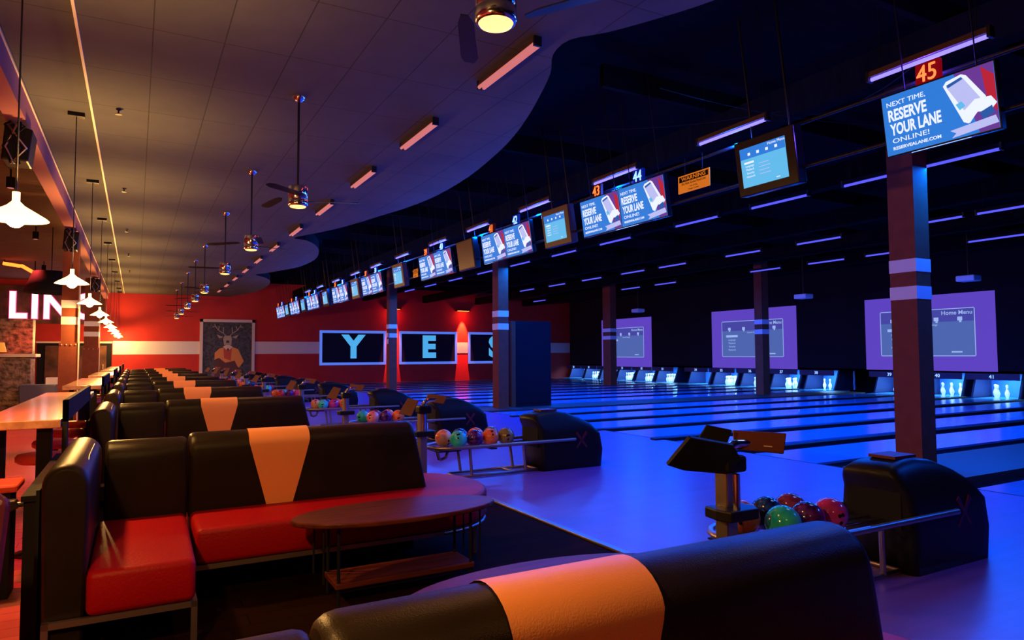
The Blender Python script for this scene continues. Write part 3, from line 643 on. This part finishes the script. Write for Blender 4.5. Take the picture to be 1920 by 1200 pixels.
fr.tube([(3.24, -0.06, 0.34), (3.27, -0.05, 0.24), (3.32, 0, 0.22), (3.38, 0.0, 0.24), (3.42, 0.0, 0.34)], 0.02, 'steel', 8)
fr.build('support_frame', br)
BR = [3.05, 7.85, 11.3, 14.75, 19.5, 22.95, 26.4, 29.85, 33.3]
where = ['behind the nearest booth', 'right of the second booth', 'behind the rack right of the second booth']
def place_name(i): return ['right beside the red-lit column', 'with a visible emblem, beyond the second booth', 'third nearest', 'fourth nearest', 'fifth nearest', 'sixth nearest', 'seventh nearest', 'eighth nearest', 'farthest'][i]
def rack_name(i): return ['nearest', 'second nearest', 'third nearest', 'fourth nearest', 'fifth nearest', 'sixth nearest', 'seventh nearest', 'eighth nearest', 'farthest'][i]
for i, y in enumerate(BR):
    o = br if i == 0 else copy_tree(br); o.location = (0, y, 0)
    o['label'] = 'black hooded ball return with steel rack, ' + place_name(i)
def ball(c, loc, lab, grp):
    t = MB(); n1, n2 = 28, 16; r_ = 0.108
    t.lathe([(r_ * math.sin(math.pi * k / n2) if 0 < k < n2 else 0.0005, -r_ * math.cos(math.pi * k / n2)) for k in range(n2 + 1)], BALL[c], n1, cap=False)
    o = t.build('bowling_ball', loc=loc); tag(o, lab, 'bowling ball', grp)
    a, b = rnd.uniform(-0.7, 0.7), rnd.uniform(-0.3, 0.9); h_ = MB()
    for (da, db) in ((0, 0), (0.22, 0.05), (0.1, -0.42)):
        d = Vector((math.sin(a + da) * math.cos(b + db), -math.cos(a + da) * math.cos(b + db), math.sin(b + db)))
        d = Matrix.Rotation(R(-25), 3, 'Z') @ d
        h_.tube([d * (r_ - 0.03), d * (r_ + 0.0006)], 0.0125, 'matte_black', 10)
    h_.build('finger_holes', o)
near = {0: ['teal', 'purple', 'magenta'], 1: ['teal', 'purple', 'orange', 'olive'], 2: ['pink', 'purple', 'orange'], 3: ['teal', 'magenta', 'orange'], 4: ['red', 'purple', 'magenta'], 5: ['orange', 'teal'], 6: ['pink', 'navy'], 7: ['teal', 'pink'], 8: ['orange', 'purple']}
far = {0: ['orange', 'navy', 'maroon'], 1: ['white', 'navy', 'orange', 'olive'], 2: ['teal', 'maroon', 'orange'], 3: ['white', 'navy', 'orange'], 4: ['orange', 'teal', 'pink'], 5: ['white', 'navy', 'red'], 6: ['orange', 'teal'], 7: ['orange', 'purple'], 8: ['pink', 'teal']}
for i, y in enumerate(BR):
    for row, lst, x0, dy in (('front', near[i], 3.49, -0.14), ('back', far[i], 3.39, 0.085)):
        for k, c in enumerate(lst):
            nm = {'white': 'orange and white swirled', 'magenta': 'magenta', 'navy': 'dark blue'}.get(c, c)
            extra = '' if lst.count(c) == 1 else ''
            ball(c, (x0 + 0.221 * k, y + dy, 0.363 + 0.108), '%s bowling ball, %s row of the %s ball rack' % (nm, row, rack_name(i)), 'bowling balls on the %s rack' % rack_name(i))
# score stand
st = thing('score_stand', '', 'score stand', (3.13, 3.02, 0), 'score input stands at the ball racks')
MB().box(-0.048, 0.048, -0.048, 0.048, -0.005, 0.86, 'steel').build('post', st, bevel=0.012)
arc = [(0.0, 0, 0.84)] + [(0.10 - 0.10 * math.cos(R(a)), 0, 0.86 + 0.10 * math.sin(R(a))) for a in range(10, 91, 16)] + [(0.20, 0, 0.955)]
MB().tube(arc, 0.026, 'chrome', 10).build('curved_arm', st)
MB().tube([(-0.02, -0.10, 0.60), (-0.02, -0.10, 0.80)], 0.022, 'chrome', 12).build('cup_tube', st)
MB().prism([(-0.13, -0.16), (0.10, -0.16), (0.13, -0.10), (0.13, 0.05), (-0.13, 0.05), (-0.15, -0.06)], 'z', 0.535, 0.60, 'black_plastic').build('cup_shelf', st, bevel=0.01)
def plate(px, c, nrm, th, mt, name, bev=0.006, parent=st):
    """slab whose outline is given by four sight lines meeting the plane through c"""
    nrm = Vector(nrm).normalized(); c = Vector(c); vs = []
    for (x, y) in px:
        d = Vector(rayxy(x, y, z=-1.0 if y > 668 else 1.0)); o_ = Vector((0, 0, H)); t_ = (c - o_).dot(nrm) / d.dot(nrm)
        vs.append(o_ + d * t_ - Vector((3.13, 3.02, 0)))
    n_ = len(vs); m_ = MB(); m_.add(vs + [v - nrm * th for v in vs], [tuple(range(n_))[::-1], tuple(range(n_, 2 * n_))] + [(k, (k + 1) % n_, n_ + (k + 1) % n_, n_ + k) for k in range(n_)], mt)
    bmt = m_.build(name, parent, bevel=bev); return bmt
rt = plate([(1374, 806), (1475, 812), (1470, 851), (1377, 842)], (3.33, 3.0, 1.0), (-0.6, -0.75, 0.25), 0.02, 'tablet', 'right_tablet')
plate([(1432, 837), (1448, 838.5), (1448, 836.8), (1432, 835.3)], (3.327, 2.996, 1.001), (-0.6, -0.75, 0.25), 0.002, 'cream', 'maker_strip', 0, rt)
plate([(1294, 821), (1251, 873), (1282, 883), (1362, 890), (1390, 862), (1376, 836)], (2.98, 2.95, 0.93), (-0.35, -0.8, -0.35), 0.035, 'black_plastic', 'left_console')
plate([(1325, 796), (1373, 806), (1364, 832), (1309, 822)], (3.10, 3.06, 1.03), (-0.5, -0.8, 0.1), 0.02, 'black_plastic', 'upper_tablet')
MB().box(-0.07, 0.09, -0.09, 0.06, 0.80, 0.90, 'black_plastic').build('bracket', st, bevel=0.02)
def at_y(px, y):
    X, Y, Z = rayxy(px[0], px[1], z=-1.0); return (X * y / Y, y, H + Z * y / Y)
st2 = copy_tree(st)
for c in list(st2.children):
    if c.name.split('.')[0] in ('left_console', 'upper_tablet', 'right_tablet'):
        for g in list(c.children): bpy.data.objects.remove(g)
        bpy.data.objects.remove(c)
st2.location = (3.06, 7.82, 0)
def plate2(px, c, name):
    o = plate(px, c, (-0.45, -0.8, 0.3), 0.02, 'tablet', name, 0.005, st2)
    for v in o.data.vertices: v.co += Vector((3.13, 3.02, 0)) - Vector((3.06, 7.82, 0))
plate2([(802, 738), (839, 742), (832, 757), (797, 753)], at_y((818, 748), 7.80), 'right_tablet')
plate2([(765, 746), (785, 751), (771, 781), (747, 775)], at_y((766, 764), 7.62), 'left_tablet')
for i, y in enumerate(BR):
    o = st if i == 0 else (st2 if i == 1 else copy_tree(st2)); o.location = (3.13 if i == 0 else 3.06, y - 0.03, 0)
    o['label'] = 'steel score stand with %s at the end of the %s ball rack' % ('black consoles' if i == 0 else 'two brown tablets', rack_name(i))

# ------------------------------------------------------------------ booths
BZ = 0.98  # back top height
def prof_back(front=0.0, thick=0.26, ztop=BZ, z0=0.42, r=0.11):
    p = [(front + 0.02, z0), (front + 0.005, 0.62), (front, 0.80)]
    for k in range(0, 15):
        a = math.pi - math.pi * k / 14
        p.append((front + thick / 2 + math.cos(a) * thick / 2, ztop - r + math.sin(a) * r))
    p += [(front + thick, 0.80), (front + thick - 0.005, 0.62), (front + thick - 0.02, z0)]
    return p
def swept_back(x0, x1, prof, mt, endr=0.05, flare=0.0):
    """back cushion running along X; ends rounded by shrinking the section; optional stripe as taper (xa,xb at top, xc,xd at bottom)"""
    xs = [x0, x0 + endr * 0.15, x0 + endr * 0.5, x0 + endr]; sc = [0.80, 0.9, 0.97, 1.0]
    xs2 = xs + [x1 - endr, x1 - endr * 0.5, x1 - endr * 0.15, x1]; sc2 = sc + [1.0, 0.97, 0.9, 0.80]
    cy = sum(p[0] for p in prof) / len(prof); m_ = MB(); n_ = len(prof); vs = []
    zt = max(p[1] for p in prof)
    for x, s in zip(xs2, sc2):
        for (y, z) in prof: vs.append((x + (flare * (0.9 - z) / 0.48 if x > x1 - endr - 1e-6 and z < 0.9 else 0), cy + (y - cy) * s, z if z < 0.5 else zt - (zt - z) - (1 - s) * 0.25 * (z - 0.42)))
    fs = [(i * n_ + j, (i + 1) * n_ + j, (i + 1) * n_ + j + 1, i * n_ + j + 1) for i in range(len(xs2) - 1) for j in range(n_ - 1)]
    m_.add(vs, fs, mt, True); m_.add(vs, [tuple(range(n_)), tuple(range((len(xs2) - 1) * n_, len(xs2) * n_))[::-1]], mt, False)
    return m_
booth = thing('booth_seat', '', 'booth seat', (0, 5.14, 0), 'leather booths along the approach')
pf = prof_back()
swept_back(0.335, 1.96, pf, 'black_leather', flare=0.11).build('main_backrest', booth)
# stripe hugging the profile
sp = MB(); off = 0.006; vs = []; cyp = 0.13; zt = BZ
for (y, z) in pf:
    t_ = min(1, max(0, (z - 0.42) / (0.9 - 0.42))); xa = 0.845 + (0.715 - 0.845) * t_; xb = 1.01 + (1.135 - 1.01) * t_
    ny, nz = (y - cyp), max(0, z - 0.84); L = math.hypot(ny, nz) or 1
    vs += [(xa, y + ny / L * off, z + nz / L * off), (xb, y + ny / L * off, z + nz / L * off)]
sp.add(vs, [(2 * k, 2 * k + 1, 2 * k + 3, 2 * k + 2) for k in range(len(pf) - 1)], 'orange_leather', True)
sp.build('orange_stripe', booth)
swept_back(-0.16, 0.325, prof_back(ztop=BZ - 0.025), 'black_leather', 0.03).build('corner_backrest', booth)
# left arm: back running along Y toward the camera
arm = swept_back(-1.12, 0.24, [(-0.39 + p[0] * 0.8, p[1]) for p in prof_back(ztop=BZ)], 'black_leather', 0.05)
for k_ in range(len(arm.v)): v = arm.v[k_]; arm.v[k_] = Vector((v.y, v.x, v.z if v.z > 0.5 else 0.06 + (v.z - 0.42)))
arm.f = [tuple(reversed(f)) for f in arm.f]
arm.build('side_backrest', booth)
MB().tube([(-0.205, -1.09, 0.90), (-0.215, -0.6, 0.955), (-0.215, -0.05, 0.955)], 0.005, 'piping', 5).build('piping', booth.children[-1])
# seats
def cushion(poly, z0, z1, mt, name, rr=0.035):
    m_ = MB(); n_ = len(poly); cx_ = sum(p[0] for p in poly) / n_; cy_ = sum(p[1] for p in poly) / n_
    m_.prism(poly, 'z', z0, z1, mt); o = m_.build(name, booth, bevel=rr, seg=3)
    for p in o.data.polygons: p.use_smooth = True
    return o
cushion([(-0.19, -1.17), (0.30, -1.17), (0.32, 0.05), (-0.19, 0.05)], 0.235, 0.455, 'red_leather', 'corner_cushion')
arcp = [(1.98 + 0.58 * math.sin(R(a)), 0.13 - 0.66 * math.cos(R(a))) for a in range(0, 181, 12)]
cushion([(0.345, -0.53)] + arcp + [(0.345, 0.79)], 0.235, 0.455, 'red_leather', 'main_cushion')
fr = MB()
def bar(x0, x1, y0, y1, z0=0.205, z1=0.235): fr.box(x0, x1, y0, y1, z0, z1, 'steel')
bar(-0.37, 0.31, -1.16, -1.13); bar(0.28, 0.31, -1.16, -0.5); bar(-0.37, -0.34, -1.16, 0.7); bar(0.28, 1.98, -0.52, -0.49); bar(0.28, 1.98, 0.75, 0.78)
fr.tube([(1.98 + 0.56 * math.sin(R(a)), 0.13 - 0.64 * math.cos(R(a)), 0.22) for a in range(0, 181, 12)], 0.015, 'steel', 6)
for (x, y) in ((-0.355, -1.145), (0.295, -1.145), (0.295, 0.765), (2.3, -0.35), (2.3, 0.6), (-0.355, 0.68)): fr.box(x - 0.015, x + 0.015, y - 0.015, y + 0.015, -0.005, 0.235, 'steel')
fr.build('frame', booth)
MB().box(-0.30, 1.9, -0.1, 0.4, 0.02, 0.22, 'matte_black').build('plinth', booth)
MB().box(-0.41, -0.395, -1.08, 0.55, 0.03, 0.86, 'matte_black').build('back_panel', booth)
BY = [1.30, 5.14, 9.19, 12.59, 16.08, 19.5, 22.95, 26.4, 29.85, 33.2]
for i, y in enumerate(BY):
    o = booth if i == 0 else copy_tree(booth); o.location = (0, y, 0)
    o['label'] = ['black leather booth back with orange stripe at the bottom edge, nearest the camera', 'L-shaped booth with red seats behind the oval coffee table'][i] if i < 2 else 'black booth back with orange stripe, %s in the row' % nth(i, 10)
# oval coffee tables
def oval_table(y, lab, x=1.52):
    t = thing('coffee_table', lab, 'coffee table', (x, y, 0), 'oval coffee tables by the booths')
    pts = [(0.68 * math.cos(R(a)), 0.30 * math.sin(R(a))) for a in range(0, 360, 10)]
    o = MB().prism(pts, 'z', 0.485, 0.515, 'table_wood').build('tabletop', t, bevel=0.008)
    for (lx, ly) in ((-0.42, -0.12), (0.46, -0.12), (-0.42, 0.14), (0.46, 0.14)):
        MB().tube([(lx, ly, 0), (lx, ly, 0.485)], 0.011, 'dark_metal', 8).build('leg', t)
        MB().tube([(lx - 0.09 if lx < 0 else lx + 0.07, ly, 0.14), (lx - 0.09 if lx < 0 else lx + 0.07, ly, 0.485)], 0.007, 'dark_metal', 6).build('brace_rod', t)
    MB().box(-0.44, 0.48, -0.14, 0.16, 0.10, 0.135, 'table_wood').build('lower_shelf', t, bevel=0.006)
    return t
oval_table(4.30, 'oval wooden coffee table with rod legs in front of the L-shaped red booth')
oval_table(2.60, 'glossy red oval coffee table just behind the nearest booth back', x=1.62)
oval_table(8.25, 'oval coffee table in front of the third booth', x=1.52)

# ------------------------------------------------------------------ bar tables, divider, stools in the concourse
def bar_table(y0, y1, lab, i):
    t = thing('bar_table', lab, 'bar table', (-0.70, (y0 + y1) / 2, 0), 'high bar tables behind the booths'); h = (y1 - y0) / 2
    MB().box(-0.25, 0.25, -h, h, 1.01, 1.07, 'bar_wood').build('tabletop', t, bevel=0.006)
    for sy in (-1, 1):
        MB().box(0.10, 0.19, sy * (h - 0.15) - 0.045, sy * (h - 0.15) + 0.045, 0, 1.01, 'matte_black').build('leg', t)
        MB().box(-0.20, -0.14, sy * (h - 0.6) - 0.03, sy * (h - 0.6) + 0.03, 0, 1.01, 'matte_black').build('leg', t)
    MB().box(0.255, 0.285, -h + 0.05, -h + 2.9, 1.05, 1.20, 'matte_black').box(0.255, 0.285, -h + 0.05, -h + 0.16, 0.3, 1.20, 'matte_black').box(0.255, 0.285, -h + 2.8, -h + 2.9, 0.3, 1.2, 'matte_black').build('side_rail', t)
for i, (a, b) in enumerate(((5.75, 10.1), (12.2, 16.4), (18.6, 22.6), (24.8, 28.8), (30.6, 34.4))):
    bar_table(a, b, 'long high wooden bar table with black rail, ' + nth(i, 5), i)
    for k in range(4):
        y = a + 0.7 + k * (b - a - 1.4) / 3
        s = thing('stool', 'round red stool under the %s bar table, %s of four' % (nth(i, 5), ['first', 'second', 'third', 'last'][k]), 'stool', (-0.28 - 0.52, y, 0), 'red stools at the bar tables')
        s.location.x = -0.62
        MB().lathe([(0.0, 0.76), (0.16, 0.76), (0.175, 0.74), (0.175, 0.71), (0.15, 0.69), (0, 0.69)], 'stool', 20, cap=False).build('seat', s)
        MB().tube([(0, 0, 0.02), (0, 0, 0.69)], 0.025, 'dark_metal', 8).build('post', s)
        MB().lathe([(0.17, 0), (0.17, 0.012), (0.04, 0.03)], 'dark_metal', 16).build('base', s)
tag(MB().box(-0.50, -0.425, 4.42, 6.2, 0.0, 0.75, 'matte_black').box(-0.51, -0.415, 4.40, 6.22, 0.75, 0.78, 'matte_black').build('low_divider'), 'low black divider panel behind the L-shaped booth side', 'divider')
# low red bench and plum chair at bottom-left
t = thing('bench', 'low red-topped bench at the left edge behind the booth', 'bench', (-1.15, 5.45, 0))
MB().box(-0.6, 0.52, -0.16, 0.16, 0.66, 0.71, 'stool').build('seat', t, bevel=0.015)
for sx in (-0.5, 0.45): MB().box(sx - 0.03, sx + 0.03, -0.12, 0.12, 0, 0.66, 'matte_black').build('leg', t)
t = thing('footrest', 'small chrome foot pedal sticking out of the black divider', 'footrest', (-0.50, 4.75, 0.68))
MB().tube([(0, 0, 0), (-0.08, -0.02, 0.0)], 0.018, 'chrome', 10).build('bracket', t)
MB().prism([(-0.18, 0.03), (-0.07, 0.03), (-0.05, -0.01), (-0.09, -0.03), (-0.17, 0.0)], 'y', -0.04, 0.03, 'dark_metal').build('pedal', t, bevel=0.006)
t = thing('chair', 'glossy plum vinyl chair cut off at the left edge', 'chair', (-0.74, 3.3, 0), rot=(0, 0, R(-12)))
MB().prism([(-0.22, 0.46), (0.22, 0.46), (0.26, 0.92), (0.20, 0.97), (-0.20, 0.97), (-0.26, 0.92)], 'y', 0.20, 0.26, 'plum').build('backrest', t, bevel=0.02)
MB().box(-0.24, 0.24, -0.24, 0.24, 0.40, 0.48, 'plum').build('seat', t, bevel=0.025)
for sx in (-0.2, 0.2):
    for sy in (-0.2, 0.2): MB().tube([(sx, sy, 0), (sx * 0.9, sy * 0.9, 0.42)], 0.015, 'dark_metal', 6).build('leg', t)

# ------------------------------------------------------------------ far wall fittings
def letter_panel(x0, x1, ch, lab):
    t = thing('wall_sign', lab, 'wall sign', ((x0 + x1) / 2, YW, H + 0.41), 'letter panels on the far wall'); w_ = (x1 - x0) / 2
    MB().box(-w_, w_, -0.06, 0, -0.95, 0.95, 'yes_panel').build('panel', t)
    f = MB(); e = 0.14
    f.box(-w_, w_, -0.09, -0.06, 0.95 - e, 0.95, 'yes_frame').box(-w_, w_, -0.09, -0.06, -0.95, -0.95 + e, 'yes_frame').box(-w_, -w_ + e, -0.09, -0.06, -0.95 + e, 0.95 - e, 'yes_frame').box(w_ - e, w_, -0.09, -0.06, -0.95 + e, 0.95 - e, 'yes_frame')
    f.build('frame', t)
    MB().text(ch, 1.68, basis((0, -0.07, 0), (1, 0, 0), (0, 0, 1)), 'yes_blue', 0.03, bold=0.05).build('letter', t)
letter_panel(8.72, 12.45, 'Y', 'dark wall panel with blue frame and letter Y')
letter_panel(13.24, 16.86, 'E', 'dark wall panel with blue frame and letter E')
letter_panel(17.6, 21.2, 'S', 'dark wall panel with blue frame and letter S')
for (x, lab) in ((17.22, 'small downlight glowing orange between the letters E and S'), (12.85, 'small downlight behind the column between letters Y and E')):
    t = thing('wall_light', lab, 'wall light', (x, YW, H + 2.62), 'wall downlights')
    MB().box(-0.45, 0.45, -0.28, 0, 0.0, 0.06, 'matte_black').build('housing', t)
    MB().box(-0.36, 0.36, -0.27, -0.12, -0.012, 0, 'fan_light').build('lamp', t)
    lamp('SPOT', (x, YW - 0.34, H + 2.6), (1.0, 0.13, 0.04), 5500, (R(11), 0, 0), 0.05, name='wall_glow', spot=34, blend=0.5)
    lamp('POINT', (x, YW - 0.5, H + 2.2), (1.0, 0.05, 0.03), 22, size=0.1, name='wall_glow_soft')
# portrait
t = thing('painting', 'tall framed painting of a deer in an orange jacket on the far wall', 'painting', (4.1, YW, 0))
f = MB(); z1 = H + 1.85; z0 = H - 1.2
f.box(-1.3, 1.3, -0.10, 0, z1 - 0.14, z1, 'fr_white').box(-1.3, -1.16, -0.10, 0, z0, z1, 'fr_white').box(1.16, 1.3, -0.10, 0, z0, z1, 'fr_white').box(-1.3, 1.3, -0.10, 0, z0, z0 + 0.14, 'fr_white')
f.build('frame', t)
cv = MB().box(-1.16, 1.16, -0.05, -0.01, z0, z1 - 0.14, 'canvas').build('canvas', t)
pc = MB(); T = basis((0, -0.052, H), (1, 0, 0), (0, 0, 1))
def pg(pts, mt, z): pc.prism(pts, 'z', z, z + 0.002, mt, T)
pg([(-0.62, -1.0), (-0.60, 0.15), (-0.40, 0.36), (-0.15, 0.44), (0.25, 0.44), (0.50, 0.34), (0.78, -0.28), (0.55, -0.62), (0.3, -0.30), (0.1, -1.0)], 'jacket', 0.0)
pg([(-0.62, -1.1), (-0.62, -0.2), (-0.40, -0.1), (-0.1, -0.35), (0.35, -0.25), (0.5, -0.6), (0.45, -1.1)], 'hands', 0.003)
pg([(-0.20, 0.40), (0.20, 0.40), (0.16, -0.25), (-0.16, -0.12)], 'vest', 0.004)
pg([(-0.22, 0.46), (-0.05, 0.30), (0.02, 0.42), (0.09, 0.30), (0.24, 0.46), (0.0, 0.60)], 'shirt', 0.006)
pg([(-0.05, 0.36), (0.07, 0.36), (0.03, 0.22)], 'darkfur', 0.009)
pg([(-0.17, 0.55), (0.17, 0.55), (0.20, 0.85), (0.16, 1.02), (-0.16, 1.02), (-0.22, 0.85)], 'fur', 0.008)
pg([(-0.08, 0.66), (0.08, 0.66), (0.06, 0.78), (-0.06, 0.78)], 'darkfur', 0.011)
pg([(-0.2, 0.95), (-0.52, 1.08), (-0.40, 0.88)], 'fur', 0.008); pg([(0.2, 0.95), (0.52, 1.08), (0.40, 0.88)], 'fur', 0.008)
for s_ in (-1, 1):
    for path in ([(0.08, 1.0), (0.22, 1.15), (0.45, 1.30), (0.60, 1.52), (0.62, 1.60)], [(0.45, 1.30), (0.40, 1.5)], [(0.22, 1.15), (0.20, 1.45)], [(0.6, 1.48), (0.72, 1.46)]):
        for (a, b), (c, d) in zip(path[:-1], path[1:]):
            L = math.hypot(c - a, d - b); nx, ny = -(d - b) / L * 0.016, (c - a) / L * 0.016
            pts = [(s_ * (a + nx), b + ny), (s_ * (a - nx), b - ny), (s_ * (c - nx), d - ny), (s_ * (c + nx), d + ny)]
            if s_ > 0: pts = pts[::-1]
            pg(pts, 'fur', 0.007)
pc.build('portrait_picture', cv)
# LING sign
t = thing('illuminated_sign', 'glowing white-pink letters LING on the dark band at left', 'sign', (-3.6, YW - 0.25, H + 2.25))
MB().box(-3.6, 2.3, 0.1, 0.2, -0.75, 0.95, 'deck_wood').build('backing_board', t)
for ch, px in (('L', 32), ('I', 65), ('N', 106), ('G', 158)):
    X, Y, Z = rayxy(px, 575, x=-1); s_ = (YW - 0.25) / Y; xx = X * s_
    MB().text(ch, 1.62, basis((xx + 3.6, 0.06, 0), (1, 0, 0), (0, 0, 1)), 'sign_letter_edge', 0.08, sx=0.86, bold=0.045).text(ch, 1.62, basis((xx + 3.6, 0.0, 0), (1, 0, 0), (0, 0, 1)), 'sign_letter', 0.05, sx=0.86, bold=0.025).build('letter', t)
# exit sign and door area
t = thing('exit_sign', 'small lit EXIT sign beside the concourse column', 'exit sign', (-2.83, YW - 0.02, H + 0.98))
MB().box(-0.16, 0.16, -0.05, 0.02, -0.1, 0.1, 'exit').build('sign_box', t); MB().text('EXIT', 0.15, basis((0, -0.052, 0), (1, 0, 0), (0, 0, 1)), 'exit_t', 0.004, bold=0.01).build('lettering', t)
d = MB().box(-3.9, -0.98, YW - 0.06, YW, 0, H + 0.62, 'matte_black').build('door_1'); struct(d, 'wide dark doorway at the left of the far wall')
MB().box(-3.95, -0.98, YW - 0.12, YW, H + 0.62, H + 0.70, 'cream').build('door_header', d)
for x in (-3.6, -2.3): MB().box(x, x + 1.1, YW - 0.09, YW - 0.06, 0.1, H + 0.5, 'deck_wood').box(x + 0.95, x + 1.0, YW - 0.14, YW - 0.09, 0.9, 1.15, 'chrome').build('door_leaf', d)
# rock-faced counter and feature panel at left
t = thing('counter', 'rock-faced counter with pale ledge at the left edge', 'counter', (-3.6, 20.5, 0))
MB().box(-2.4, 1.35, 0, 0.8, 0, 1.50, 'rock').build('stone_front', t, bevel=0.02); MB().box(-2.45, 1.45, -0.1, 0.9, 1.50, 1.58, 'cream').build('ledge', t, bevel=0.01)
o = MB().box(-6.9, -2.5, 23.0, 23.5, 0, H + 1.05, 'rock').build('stone_pillar', bevel=0.02); tag(o, 'mottled stone feature wall above the pale ledge at left', 'stone wall')
t = thing('lamp', 'small orange table lamp on the counter ledge at the left edge', 'lamp', (-2.93, 20.6, 1.58))
MB().lathe([(0.02, 0.0), (0.02, 0.06)], 'dark_metal', 8).build('stem', t); MB().lathe([(0.17, 0.05), (0.12, 0.28)], emi('lamp_orange', (1.0, 0.30, 0.03), 0.9), 16).build('lamp_shade', t)
t = thing('rolling_bin', 'blue-grey rolling bin with papers standing in the concourse', 'bin', (-1.95, 19.4, 0))
MB().prism([(-0.34, 0.10), (0.30, 0.10), (0.34, 0.86), (-0.38, 0.86)], 'y', -0.3, 0.3, 'bin').build('body', t, bevel=0.03)
for sx in (-0.25, 0.22): MB().tube([(sx, -0.25, 0.06), (sx, -0.2, 0.06)], 0.06, 'matte_black', 12).tube([(sx, 0.2, 0.06), (sx, 0.25, 0.06)], 0.06, 'matte_black', 12).build('wheel', t)
MB().box(0.12, 0.36, -0.1, 0.14, 0.86, 1.02, 'paper').build('paper_stack', t)
# speakers / cable clusters on the beam
for (y, lab) in ((9.7, 'black loudspeaker with cable bundle on the pink-lit beam at upper left'), (17.2, 'black loudspeaker on the beam at the nearer concourse column'), (27.5, 'black loudspeaker on the beam at the farther concourse column')):
    t = thing('speaker', lab, 'speaker', (-1.26, y, 4.10), 'loudspeakers on the beam')
    MB().prism([(-0.13, -0.34), (0.13, -0.34), (0.17, 0.04), (-0.10, 0.10)], 'y', -0.2, 0.2, 'black_plastic').build('cabinet', t, bevel=0.02)
    c = MB()
    for k in range(5):
        a = k * 1.3; c.tube([(0.05 * math.cos(a), -0.21, 0.1), (0.1 * math.cos(a + 1), -0.26, 0.05), (0.12 * math.sin(a), -0.24, -0.2), (0.05 * math.cos(a * 2), -0.20, -0.38)], 0.014, 'steel' if k % 2 else 'matte_black', 6)
    c.build('cable_bundle', t)
t = thing('neon_light', 'short orange neon tube glowing high above the LING letters', 'neon light', (-3.66, 30.0, H + 3.22), None)
MB().tube([(-0.55, 0, 0.12), (-0.05, 0, 0.05), (0.0, 0, 0.06), (0.45, 0, -0.22)], 0.06, 'neon', 8).build('neon_tube', t)
MB().tube([(-0.5, 0, 0.1), (-0.5, 0, 0.25)], 0.02, 'dark_metal', 6).tube([(0.4, 0, -0.18), (0.4, 0, 0.25)], 0.02, 'dark_metal', 6).build('bracket', t)
t = thing('drum_pendant', 'large dark drum pendant left of the nearer concourse column', 'pendant lamp', (-2.02, 22.0, H + 1.98))
MB().lathe([(0.60, -0.28), (0.62, -0.24), (0.42, 0.30), (0.0, 0.34)], 'matte_black', 24, cap=False).build('lamp_shade', t); MB().tube([(0, 0, 0.3), (0, 0, 5.0 - H - 1.85)], 0.012, 'dark_metal', 6).build('cord', t)
# utility cabinet beside second foul-line column
t = thing('utility_cabinet', 'tall dark utility cabinet right of the second foul-line column', 'cabinet', (10.05, 17.35, 0.01))
MB().box(-0.62, 0.68, -0.25, 0.25, 0, H + 0.95, 'mask').build('body', t, bevel=0.01)
MB().box(-0.68, -0.55, -0.32, -0.25, 0, H + 0.93, 'col_paint').build('corner_post', t)
MB().box(-0.5, 0.62, -0.262, -0.25, 0.1, H + 0.85, 'mask').build('door', t)
t = thing('alarm_notice', 'small red and white fire notice on the third foul-line column', 'notice', (8.84, 26.3, H + 0.66))
MB().box(-0.02, 0, -0.12, 0.12, -0.28, 0.28, 'logo').build('plate', t); MB().box(-0.024, -0.02, -0.09, 0.09, 0.05, 0.22, 'white_paint').box(-0.024, -0.02, -0.09, 0.09, -0.22, -0.02, 'white_paint').build('notice_paper', t)

# red spots added to light the concourse floor; their fixtures are invented
for i, (x, y) in enumerate(((-1.9, 2.2), (-1.9, 6.0), (-1.9, 10.5), (-2.1, 15.5), (-2.4, 22.0), (-3.0, 30.0))):
    t = thing('added_red_spot', 'added red spotlight above the concourse, ' + nth(i, 6), 'spotlight', (x, y, 4.9), 'added red spotlights over the concourse')
    MB().tube([(0, 0, -0.05), (0, 0, -0.25)], 0.07, 'matte_black', 12).tube([(0, 0, 0.1), (0, 0, -0.05)], 0.015, 'matte_black', 6).build('housing', t)
    MB().lathe([(0.0, -0.252), (0.055, -0.252)], 'red_tube', 12, cap=False).build('lens', t)
    lamp('SPOT', (x, y, 4.62), (1.0, 0.05, 0.045), 1500, (0, 0, 0), 0.06, name='spot_glow', spot=58, blend=0.6)
# far-wall washers: red downlights between ceiling and wall are lit by the pendants and fans
